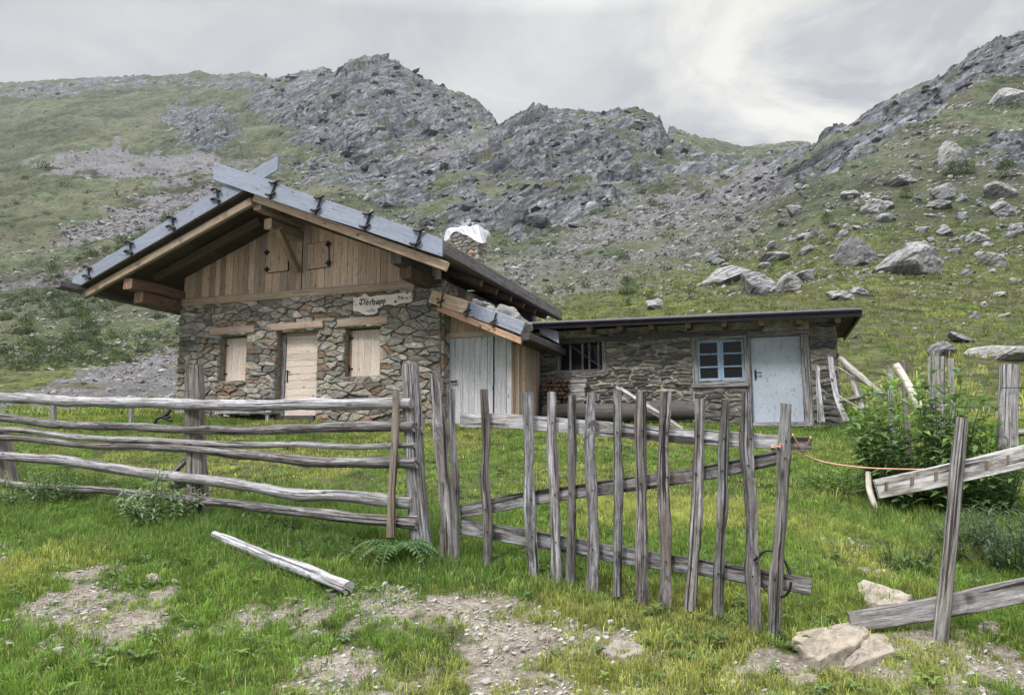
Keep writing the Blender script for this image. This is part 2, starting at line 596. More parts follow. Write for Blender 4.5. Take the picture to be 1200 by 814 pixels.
M['rock'] = rock_mat('boulder_rock', (.31, .312, .315), (.06, .06, .065), 1.3, 'World', (1, 1, 3.5), .85)
M['slab'] = rock_mat('pale_slab_rock', (.42, .39, .355), (.28, .26, .24), 2.2, crack=.3)
M['leaf'] = leaf_mat('leaf')
M['grass'] = leaf_mat('grass_blade', .4)
M['birch'] = wood('birch_bark', (.72, .69, .64), (.50, .46, .41), (.12, .10, .09), crack=.3, knots=True)
M['splinter'] = wood('splintered_orange_wood', (.34, .29, .24), (.11, .085, .07), (.35, .34, .335), crack=.85, bump=.6)
M['petal'] = plain('blue_violet_petal', (.05, .045, .16), .7)

# ----------------------------------------------------------------------------
# terrain: one sheet laid out from the visitor's feet to the ridges
# ----------------------------------------------------------------------------
Z0 = [(0.25, -1.52), (2, -1.47), (3.2, -1.40), (4.2, -1.30), (5, -1.13), (6.2, -.90), (7.5, -.72), (9, -.50), (11, -.20), (13, .10), (15, .38), (17, .62)]
FAR = {
    -700: [(22, 480), (30, 462), (50, 425), (75, 375), (110, 325), (160, 262), (220, 222), (300, 200), (420, 165), (600, 125), (750, 98)],
    0: [(22, 481), (30, 466), (50, 425), (75, 375), (110, 325), (160, 262), (220, 222), (300, 203), (420, 168), (600, 122), (750, 98)],
    50: [(22, 481), (30, 466), (50, 424), (75, 372), (110, 318), (160, 255), (220, 215), (300, 195), (420, 158), (600, 114), (730, 95)],
    120: [(22, 481), (30, 465), (50, 422), (75, 368), (110, 310), (160, 250), (220, 212), (300, 190), (420, 150), (600, 108), (720, 92)],
    200: [(22, 480), (30, 463), (50, 418), (75, 362), (110, 302), (160, 244), (220, 208), (300, 186), (420, 150), (600, 108), (720, 89)],
    230: [(22, 479), (30, 462), (50, 416), (75, 358), (110, 300), (160, 242), (220, 206), (300, 182), (420, 145), (600, 103), (700, 85)],
    290: [(22, 478), (30, 460), (50, 412), (75, 352), (110, 298), (160, 240), (220, 204), (300, 176), (420, 132), (560, 98), (640, 87)],
    380: [(22, 474), (30, 452), (50, 404), (75, 350), (110, 298), (160, 238), (220, 200), (300, 162), (420, 108), (520, 84)],
    410: [(22, 472), (30, 450), (50, 402), (75, 348), (110, 298), (160, 238), (220, 200), (300, 155), (390, 95), (440, 72)],
    440: [(22, 470), (30, 448), (50, 400), (75, 346), (110, 298), (160, 238), (220, 200), (300, 150), (380, 95), (430, 69)],
    470: [(22, 468), (30, 445), (50, 396), (75, 344), (110, 298), (160, 238), (220, 200), (300, 155), (380, 100), (430, 78)],
    500: [(22, 466), (30, 440), (50, 392), (75, 340), (110, 295), (160, 236), (220, 200), (300, 160), (380, 115), (430, 95)],
    530: [(22, 464), (30, 435), (50, 386), (75, 334), (110, 290), (160, 232), (220, 195), (300, 160), (380, 122), (430, 107)],
    570: [(22, 462), (30, 428), (50, 378), (75, 326), (110, 284), (150, 244), (200, 205), (270, 172), (350, 145), (430, 130)],
    630: [(22, 460), (30, 418), (50, 362), (75, 322), (105, 282), (140, 240), (185, 198), (240, 160), (320, 126)],
    700: [(22, 455), (30, 400), (50, 352), (75, 312), (105, 272), (140, 236), (185, 205), (240, 168), (320, 136)],
    740: [(22, 452), (30, 392), (50, 347), (75, 304), (105, 268), (140, 236), (185, 206), (240, 168), (310, 130)],
    765: [(22, 450), (30, 388), (50, 344), (75, 300), (105, 265), (140, 236), (185, 208), (240, 172), (310, 136)],
    785: [(22, 448), (30, 386), (50, 342), (75, 298), (105, 263), (140, 234), (185, 208), (240, 185), (310, 165), (500, 157), (600, 153)],
    830: [(22, 446), (30, 384), (50, 338), (75, 295), (105, 260), (140, 232), (185, 210), (240, 195), (310, 183), (500, 170), (700, 163)],
    880: [(22, 444), (30, 382), (48, 334), (70, 290), (98, 254), (130, 226), (170, 207), (240, 197), (310, 190), (600, 178), (900, 172)],
    925: [(22, 442), (30, 380), (45, 332), (64, 286), (90, 248), (120, 212), (155, 192), (240, 190), (310, 187), (700, 174), (1150, 166)],
    950: [(22, 441), (30, 379), (43, 329), (61, 281), (86, 241), (115, 203), (150, 180), (240, 179), (310, 178), (700, 172), (1150, 168)],
    965: [(22, 440), (30, 378), (42, 326), (60, 278), (84, 236), (112, 198), (150, 166)],
    1000: [(22, 440), (30, 378), (42, 324), (60, 272), (82, 228), (112, 186), (152, 148)],
    1050: [(22, 438), (30, 378), (42, 322), (60, 268), (82, 220), (112, 168), (156, 122)],
    1100: [(22, 437), (30, 378), (42, 320), (60, 266), (82, 216), (112, 156), (160, 97)],
    1150: [(22, 437), (30, 378), (42, 319), (60, 264), (82, 212), (112, 148), (162, 62)],
    1200: [(22, 437), (30, 378), (42, 318), (60, 262), (82, 208), (112, 140), (165, 40)],
    1400: [(22, 436), (30, 374), (42, 310), (60, 248), (82, 184), (112, 110), (170, -10)],
    1900: [(22, 434), (30, 368), (42, 300), (60, 230), (82, 155), (112, 70), (180, -60)],
}
UC = sorted(FAR)
LNY = np.concatenate([np.linspace(math.log(0.25), math.log(3.0), 40)[:-1], np.linspace(math.log(3.0), math.log(20.0), 300)[:-1], np.linspace(math.log(20.0), math.log(1400.0), 760)])
YG = np.exp(LNY)
rows = []
for u in UC:
    k = [(math.log(y), z / y) for y, z in Z0]
    last_y, last_e = None, None
    for y, v in FAR[u]:
        k.append((math.log(y), float(v2e(v)))); last_y, last_e = y, float(v2e(v))
    for q, zf in ((1.25, .97), (1.8, .86), (3.0, .7)):
        y = last_y * q
        if y < 4200:
            k.append((math.log(y), last_e * last_y * zf / y))
    if k[-1][0] < math.log(1500):
        k.append((math.log(1500), k[-1][1] * .5))
    rows.append(pchip([a for a, _ in k], [b for _, b in k], LNY))
rows = np.array(rows)
UG = np.concatenate([np.linspace(-700, -30, 60)[:-1], np.linspace(-30, 1230, 1130), np.linspace(1230, 1900, 60)[1:]])
EG = pchip(UC, rows, UG)                 # (nu, ny)
nu, ny = EG.shape
Ug = np.repeat(UG[:, None], ny, 1)
Yg = np.repeat(YG[None, :], nu, 0)
Zg = EG * Yg
Xg = (Ug - 600) / FPX * (Yg * cP + Zg * sP)
Vg = 407 - FPX * (Zg * cP - Yg * sP) / (Yg * cP + Zg * sP)

# ground cover, by place
J1 = (fbm(Xg / (Yg * .03), LNY[None, :] * 40 + 0 * Xg, 31, 4) - .5)
J2 = (fbm(Xg / (Yg * .03) + 50, LNY[None, :] * 40 + 7 + 0 * Xg, 37, 4) - .5)
Uj, Vj = Ug + J1 * 60, Vg + J2 * 34
ROCKS = [
    (1.0, [(275, 100), (330, 92), (410, 66), (445, 60), (500, 88), (560, 124), (578, 134), (540, 152), (470, 172), (430, 188), (375, 182), (350, 165), (300, 130)]),
    (.9, [(183, 135), (215, 118), (262, 130), (282, 158), (252, 186), (222, 172), (200, 160)]),
    (.7, [(0, 96), (130, 92), (320, 88), (300, 104), (120, 104), (60, 118), (0, 112)]),
    (.62, [(335, 205), (350, 190), (430, 188), (520, 186), (610, 165), (640, 175), (660, 230), (610, 290), (540, 275), (430, 235), (360, 216)]),
    (.85, [(575, 132), (640, 125), (740, 126), (790, 153), (770, 178), (720, 200), (650, 212), (600, 195), (570, 165)]),
    (1.0, [(640, 250), (690, 215), (745, 190), (765, 205), (740, 235), (700, 245), (660, 268)]),
    (.42, [(770, 172), (860, 182), (935, 192), (920, 218), (850, 250), (770, 240), (750, 205)]),
    (.9, [(860, 250), (905, 215), (960, 160), (1050, 116), (1200, 30), (1300, 0), (1300, 50), (1200, 85), (1100, 128), (1000, 190), (925, 225), (890, 245)]),
    (.7, [(1130, 175), (1200, 150), (1260, 150), (1260, 200), (1150, 195)]),
    (.8, [(575, 250), (650, 230), (660, 275), (600, 285), (575, 270)]),
]
SCREES = [
    (1.0, [(22, 190), (60, 183), (118, 178), (135, 160), (160, 182), (235, 176), (262, 200), (205, 213), (100, 209), (50, 199)]),
    (.9, [(60, 285), (105, 258), (185, 232), (245, 212), (262, 224), (215, 250), (125, 284)]),
    (1.0, [(-60, 478), (0, 468), (90, 432), (215, 402), (230, 466), (150, 474), (60, 482)]),
    (.9, [(640, 292), (700, 252), (800, 232), (830, 240), (770, 268), (700, 292)]),
    (.8, [(465, 178), (555, 148), (590, 156), (525, 190)]),
    (.45, [(590, 300), (700, 280), (850, 250), (900, 260), (820, 300), (700, 350), (600, 350)]),
    (.5, [(-60, 330), (60, 318), (200, 322), (200, 338), (60, 340), (-60, 352)]),
    (.5, [(190, 205), (330, 180), (350, 195), (260, 215)]),
    (.6, [(780, 235), (900, 195), (930, 220), (860, 262), (800, 270)]),
]
DIRTS = [
    (.9, [(30, 715), (95, 660), (165, 660), (225, 690), (240, 722), (140, 750), (60, 735)]),
    (.85, [(150, 700), (330, 706), (400, 735), (330, 752), (190, 745)]),
    (.95, [(300, 830), (345, 780), (420, 742), (490, 705), (600, 700), (660, 728), (740, 750), (800, 775), (830, 830)]),
    (.5, [(-20, 720), (200, 690), (480, 690), (480, 760), (250, 790), (-20, 800)]),
    (1.0, [(800, 830), (840, 775), (930, 755), (1000, 740), (1100, 745), (1210, 760), (1230, 830)]),
    (1.0, [(820, 840), (870, 790), (1210, 785), (1230, 840)]),
    (.7, [(-20, 660), (-20, 625), (30, 640), (40, 665)]),
    (.45, [(60, 770), (200, 775), (220, 830), (40, 830)]),
    (.4, [(940, 630), (1000, 625), (1080, 680), (1000, 690)]),
]


def cover(regs, uu, vv):
    r = np.zeros(uu.shape)
    for w, p in regs:
        r = np.maximum(r, in_poly(uu, vv, p) * w)
    return r


near = Yg < 12
Rk = np.where(near, 0, cover(ROCKS, Uj, Vj))
Sc = np.where(near, 0, cover(SCREES, Uj, Vj))
Dj = 26
Dt = np.where(near, cover(DIRTS, Ug + J1 * 70, Vg + J2 * 36), 0)


def blur(a, k=2):
    for _ in range(k):
        a = (a + np.roll(a, 1, 0) + np.roll(a, -1, 0)) / 3
        a = (a + np.roll(a, 1, 1) + np.roll(a, -1, 1)) / 3
    return a


# broken cover: patches of rock in the grass and grass in the rock
q_ = Yg * .75 + Zg * 1.1
brk = fbm(Xg / 16, q_ / 13, 3, 5, .6)
brk2 = fbm(Xg / 5, q_ / 5, 4, 4, .6)
far_w = np.clip((Yg - 60) / 120, 0, 1)
Rk = np.clip(Rk * 1.25 - np.clip((brk - .48) * 5, 0, 1) * .95, 0, 1) + far_w * np.clip((brk2 * .6 + brk * .4 - .60) * 9, 0, .9) * np.clip((Ug - 250) / 250, .12, 1)
Rk = np.clip(blur(Rk, 1), 0, 1)
Sc = np.clip(blur(Sc * np.clip(.9 + (brk2 - .5) * 2.4, 0, 1.2), 1), 0, 1)
Dt = blur(Dt, 2)
Dt = Dt * np.clip(Dt * .62 + (fbm(Xg * 1.9, Yg * 1.9, 91, 5, .65) - .5) * 4.2 + .18, 0, 1)

# relief
hill = np.clip((Yg - 19) / 14, 0, 1)
fade = np.clip(1 - (Yg - 250) / 500, .25, 1)
d = (fbm(Xg / .9, Yg / .9, 5, 3) - .5) * .10 * np.clip((Yg - 1) / 3, 0, 1)
d += (fbm(Xg / .22, Yg / .22, 6, 2) - .5) * .03 * (Yg < 20)
# trodden terracettes across the slope
d += hill * (fbm(Xg / 2.6 + 2 * brk, q_ / 1.1, 7, 3, .6) - .5) * .55 * np.clip(1 - (Yg - 60) / 120, .3, 1)
d += hill * (fbm(Xg / 14, q_ / 9, 8, 4) - .5) * np.clip(Yg * .022, 0, 7)
d += hill * (fbm(Xg / 4.5, q_ / 4, 9, 4, .6) - .5) * np.clip(Yg * .009, 0, 3)
# crags: tilted blocks
ca_, sa_ = math.cos(.6), math.sin(.6)
def blocks(sc, k, st=1.8):
    xr, yr = Xg * ca_ + q_ * sa_, -Xg * sa_ + q_ * ca_
    wx = (fbm(Xg / sc * .6, q_ / sc * .6, k + 50, 3) - .5) * 1.2
    f1, f2, val, gx, gy = worley(xr / sc / st + wx, yr / sc + wx, k)
    return (val - .5) + gx * (.9 * np.sign(val - .35)) - gy * .8
amp = np.clip(Rk, 0, 1) * hill
VSKY = Vg[:, LNY > math.log(40)].min(1)
rib = np.abs(fbm(Xg / 34 + brk * 1.2, q_ / 120 + brk, 71, 4, .55) * 2 - 1)
rib2 = np.abs(fbm((Xg + q_ * .6) / 13, (q_ - Xg * .6) / 42, 73, 4, .55) * 2 - 1)
d += (.25 * hill + .9 * amp) * np.clip((Yg - 70) / 160, 0, 1) * ((.22 - np.clip(rib, .0, .6)) * 11 + (.22 - rib2) * 4) * np.clip((Vg - VSKY[:, None]) / 45, .12, 1)
d += amp * (blocks(26, 60) * 3.0 * np.clip((Yg - 90) / 150, 0, 1) + blocks(10, 61) * 1.5 * np.clip((Yg - 50) / 120, 0.1, 1) + blocks(4, 62) * .55 + (fbm(Xg / 3, q_ / 3, 70, 4) - .5) * 1.2)
d += np.clip(Sc, 0, 1) * hill * ((fbm(Xg / 1.3, q_ / 1.1, 64, 4, .6) - .5) * .7)
# keep the silhouettes where the ridges are and the ground level where the walls stand
Zg = Zg + d
Xg = (Ug - 600) / FPX * (Yg * cP + Zg * sP)


def ground(x, y):
    """height of the finished sheet"""
    x = np.asarray(x, float); y = np.asarray(y, float)
    ly = np.log(np.maximum(y, .26))
    j = np.clip(np.searchsorted(LNY, ly) - 1, 0, ny - 2)
    tj = np.clip((ly - LNY[j]) / (LNY[j + 1] - LNY[j]), 0, 1)
    z = np.zeros_like(y)
    for _ in range(4):
        u = np.clip(600 + FPX * x / (y * cP + z * sP), UG[0], UG[-1])
        i = np.clip(np.searchsorted(UG, u) - 1, 0, nu - 2)
        ti = (u - UG[i]) / (UG[i + 1] - UG[i])
        z = (Zg[i, j] * (1 - ti) + Zg[i + 1, j] * ti) * (1 - tj) + (Zg[i, j + 1] * (1 - ti) + Zg[i + 1, j + 1] * ti) * tj
    return z


def gz(x, y):
    return float(ground(np.array([x]), np.array([y]))[0])


def sample_grid(A, x, y, z):
    u = np.clip(600 + FPX * x / (y * cP + z * sP), UG[0], UG[-1])
    i = np.clip(np.searchsorted(UG, u) - 1, 0, nu - 2)
    j = np.clip(np.searchsorted(LNY, np.log(np.maximum(y, .26))) - 1, 0, ny - 2)
    return A[i, j]


def ground_hit(u, v, ymin=2.0):
    """where the line of sight through a pixel first meets the ground"""
    i = int(np.clip(np.searchsorted(UG, u), 0, nu - 1))
    vv = 407 - FPX * (Zg[i] * cP - YG * sP) / (YG * cP + Zg[i] * sP)
    k = np.nonzero((vv <= v) & (YG >= ymin))[0]
    j = k[0] if len(k) else int(np.argmin(np.abs(vv - v)))
    return Vector((Xg[i, j], YG[j], Zg[i, j]))


def terrain_mat():
    m, n, l, b = new_mat('mountain_ground')
    pos = n.new('ShaderNodeNewGeometry').outputs['Position']
    at_ = N(n, 'ShaderNodeVertexColor', layer_name='Col')
    sp = n.new('ShaderNodeSeparateColor')
    l.new(at_.outputs[0], sp.inputs[0])
    rockf, scrf, dirtf, tone = sp.outputs[0], sp.outputs[1], sp.outputs[2], at_.outputs[1]
    # turf and heath
    g1 = noise(n, l, pos, .9, 8, .74, .4, (1, 1.5, 1.5))
    g2 = noise(n, l, pos, .085, 7, .70, .5, None, (3, 5, 1))
    g3 = noise(n, l, pos, 3.2, 6, .75, .3, (.7, 1.3, 1.6))
    g4 = noise(n, l, pos, .30, 8, .78, .5, (1, 1.2, 1.4), (6, 2, 9))
    turf = mixc(n, l, rmp(n, l, g1, [(.38, 0), (.60, 1)]), (.032, .046, .014), (.135, .165, .046))
    heath = mixc(n, l, rmp(n, l, g4, [(.40, 0), (.48, .45), (.60, 1)]), (.022, .033, .018), (.082, .100, .058))
    col = mixc(n, l, tone, turf, heath)
    col = mixc(n, l, rmp(n, l, g2, [(.44, 0), (.58, .62)]), col, (.078, .068, .048))
    g6 = noise(n, l, pos, .028, 8, .72, .7, (1, .7, 1), (4, 4, 1))
    col = mixc(n, l, tone, col, mixc(n, l, 1.0, col, rmp(n, l, g6, [(.36, .55), (.5, 1.0), (.64, 1.5)]), 'MULTIPLY'))
    col = mixc(n, l, mixc(n, l, 1.0, tone, rmp(n, l, g6, [(.5, 0), (.62, .35)]), 'MULTIPLY'), col, (.100, .096, .072))
    col = mixc(n, l, 1.0, col, rmp(n, l, g3, [(.34, .36), (.5, 1.0), (.66, 1.65)]), 'MULTIPLY')
    # rock
    mp = n.new('ShaderNodeMapping'); mp.inputs['Rotation'].default_value = (.2, .65, .3)
    l.new(pos, mp.inputs[0])
    r1 = noise(n, l, mp.outputs[0], .16, 10, .75, .8, (1, 1, 3.2))
    r2 = noise(n, l, mp.outputs[0], .40, 9, .78, .6, (1, 1, 2.4), (8, 1, 4))
    rk = mixc(n, l, rmp(n, l, r1, [(.36, 0), (.48, .45), (.62, 1)]), (.020, .023, .030), (.155, .162, .178))
    rk = mixc(n, l, 1.0, rk, rmp(n, l, r2, [(.38, .16), (.48, .8), (.64, 1.6)]), 'MULTIPLY')
    r0 = noise(n, l, mp.outputs[0], .05, 7, .7, .6, (1, 1, 4.5), (2, 7, 3))
    rk = mixc(n, l, 1.0, rk, rmp(n, l, r0, [(.38, .45), (.5, 1.0), (.62, 1.5)]), 'MULTIPLY')
    rl = noise(n, l, pos, .11, 6, .7, .4, None, (1, 9, 2))
    rk = mixc(n, l, rmp(n, l, rl, [(.53, 0), (.61, .6)]), rk, (.058, .072, .032))
    fac = mixc(n, l, 1.0, rockf, rmp(n, l, r2, [(.34, .35), (.56, 1.3)]), 'MULTIPLY')
    fac2 = rmp(n, l, fac, [(.30, 0), (.46, 1)])
    col = mixc(n, l, fac2, col, rk)
    # scree
    vo = N(n, 'ShaderNodeTexVoronoi', i_Scale=1.15, i_Randomness=1.0)
    l.new(pos, vo.inputs['Vector'])
    sc = mixc(n, l, vo.outputs['Distance'], (.185, .180, .196), (.080, .078, .086))
    sc = mixc(n, l, 1.0, sc, rmp(n, l, g2, [(.3, .7), (.7, 1.25)]), 'MULTIPLY')
    sfac = mixc(n, l, 1.0, scrf, rmp(n, l, g1, [(.28, .55), (.6, 1.3)]), 'MULTIPLY')
    col = mixc(n, l, rmp(n, l, sfac, [(.25, 0), (.75, .9)]), col, sc)
    # trodden dirt
    dn = noise(n, l, pos, 14, 8, .75, .3)
    dn2 = noise(n, l, pos, 1.7, 5, .6, .3)
    dt = mixc(n, l, rmp(n, l, dn, [(.32, 0), (.66, 1)]), (.135, .115, .092), (.31, .285, .25))
    dt = mixc(n, l, 1.0, dt, rmp(n, l, dn2, [(.3, .72), (.7, 1.2)]), 'MULTIPLY')
    vg = N(n, 'ShaderNodeTexVoronoi', i_Scale=42.0); l.new(pos, vg.inputs['Vector'])
    gcol = mixc(n, l, .55, vg.outputs['Color'], (.5, .5, .5)); 
    hs = N(n, 'ShaderNodeHueSaturation', i_Saturation=.12); l.new(gcol, hs.inputs['Color'])
    dt = mixc(n, l, .75, dt, mixc(n, l, 1.0, dt, mixc(n, l, 1.0, hs.outputs[0], (2.1, 2.05, 2.0), 'MULTIPLY'), 'MULTIPLY'))
    col = mixc(n, l, rmp(n, l, dirtf, [(.12, 0), (.5, 1)]), col, dt)
    l.new(col, b.inputs['Base Color'])
    b.inputs['Roughness'].default_value = .95
    b.inputs['Specular IOR Level'].default_value = .1
    h1 = mixc(n, l, fac2, g1, r2)
    bp = N(n, 'ShaderNodeBump', i_Strength=.9, i_Distance=.5)
    l.new(h1, bp.inputs['Height'])
    bp2 = N(n, 'ShaderNodeBump', i_Strength=.5, i_Distance=.02)
    l.new(dn, bp2.inputs['Height']); l.new(bp.outputs[0], bp2.inputs['Normal'])
    l.new(bp2.outputs[0], b.inputs['Normal'])
    return m


tone = np.clip((Yg - 38) / 40, 0, 1)
verts = np.stack([Xg, Yg, Zg], -1).reshape(-1, 3)
ii, jj = np.meshgrid(np.arange(nu - 1), np.arange(ny - 1), indexing='ij')
a = (ii * ny + jj).ravel()
loops = np.stack([a, a + ny, a + ny + 1, a + 1], -1).ravel()
cols = np.stack([Rk, Sc, Dt, tone], -1).reshape(-1, 4)
terr = np_mesh('ground', verts, np.full(len(a), 4), loops, cols, terrain_mat(), True)
tag(terr, 'grassy alpine ground rising to rocky ridges', kind='structure')

# ----------------------------------------------------------------------------
# rocks
# ----------------------------------------------------------------------------
_ICO = {}


def ico(s):
    if s not in _ICO:
        bm = bmesh.new()
        bmesh.ops.create_icosphere(bm, subdivisions=s, radius=1)
        bm.verts.ensure_lookup_table()
        _ICO[s] = (np.array([v.co[:] for v in bm.verts]), np.array([[v.index for v in f.verts] for f in bm.faces]))
        bm.free()
    return _ICO[s]


def rock_shape(seed, sub=3, planes=14, rough=.03, lo=.62):
    r = np.random.default_rng(seed)
    d, f = ico(sub)
    n = r.normal(size=(planes, 3)); n /= np.linalg.norm(n, axis=1)[:, None]
    off = r.uniform(lo, 1.0, planes)
    dot = d @ n.T
    rad = np.where(dot > .05, off[None, :] / np.maximum(dot, .05), 9).min(1)
    rad = np.minimum(rad, 1.25)
    k = r.uniform(0, 100)
    nz = (fbm(d[:, 0] * 2.2 + k, d[:, 1] * 2.2 + d[:, 2] * 2.9, seed % 97, 4, .6) - .5) * 2
    st_ = d[:, 2] * 5.5 + d[:, 0] * 2.5 + nz * 1.2
    nz = nz - .55 * np.abs(((st_ + k) % 1.0) - .5)
    p = d * (rad * (1 + rough * nz))[:, None]
    return p, f


def boulder(u, vb, wpx, hpx, label, seed, ymin=17, mat='rock', tint=(1, 1, 1), rot=None, group=None, name='boulder', planes=13, lo=.6, sub=4, sink=.38, lean=0., depth=.8):
    g = ground_hit(u, vb, ymin)
    k = g.y / FPX
    w, h = wpx * k, hpx * k
    p, f = rock_shape(seed, sub, planes, .11, lo)
    p = p / (p.max(0) - p.min(0)) * 2
    p = p - (p.max(0) + p.min(0)) / 2
    if lean:
        p[:, 0] += p[:, 2] * lean
    a = rot if rot is not None else 0
    P = np.stack([p[:, 0] * w / 2, p[:, 1] * w * depth / 2, (p[:, 2] + 1) * h / 2 * (1 + sink) - sink * h], -1)
    ca, sa = math.cos(a), math.sin(a)
    P = np.stack([P[:, 0] * ca - P[:, 1] * sa, P[:, 0] * sa + P[:, 1] * ca, P[:, 2]], -1)
    mb = MB()
    base = Vector((g.x, g.y + w * depth * .32, g.z))
    mb.add([(x + base.x, y + base.y, z + base.z) for x, y, z in P], [tuple(q) for q in f], [[(0, 0)] * 3] * len(f), tint, False)
    o = mb.build(name, M[mat], None, base)
    return tag(o, label, 'boulder', group)

# --- part 2 appended below ---
# ----------------------------------------------------------------------------
# the hut's own axes: t along the front from its left corner, s out of the front, z up
# ----------------------------------------------------------------------------
HA = Vector((-7.9, 17.4)); HT = Vector((.937, -.349)).normalized(); HN = Vector((HT.y, -HT.x))


def HL(t, s, z):
    p = HA + HT * t + HN * s
    return Vector((p.x, p.y, z))


TV, SV, ZV = Vector((HT.x, HT.y, 0)), Vector((HN.x, HN.y, 0)), Vector((0, 0, 1))


def hp(u, v, s):
    """(t, z) of a photograph pixel on the upright plane s"""
    d = ray(u, v)
    o = HA + HN * s
    k = o.dot(HN) / (d[0] * HN.x + d[1] * HN.y)
    t = (Vector((d[0] * k, d[1] * k)) - HA).dot(HT)
    return t, d[2] * k


def H3(u, v, s):
    t, z = hp(u, v, s)
    return HL(t, s, z)


STONES_HUT = [(.27, .25, .225), (.305, .285, .252), (.22, .208, .192), (.35, .325, .285), (.17, .165, .16), (.29, .245, .20), (.26, .242, .215), (.39, .362, .318), (.24, .17, .125), (.27, .268, .258), (.32, .298, .262), (.20, .185, .165)]
STONES_ANNEX = [(.15, .146, .14), (.185, .176, .162), (.11, .11, .11), (.235, .22, .195), (.16, .15, .135), (.28, .26, .222), (.09, .09, .092)]


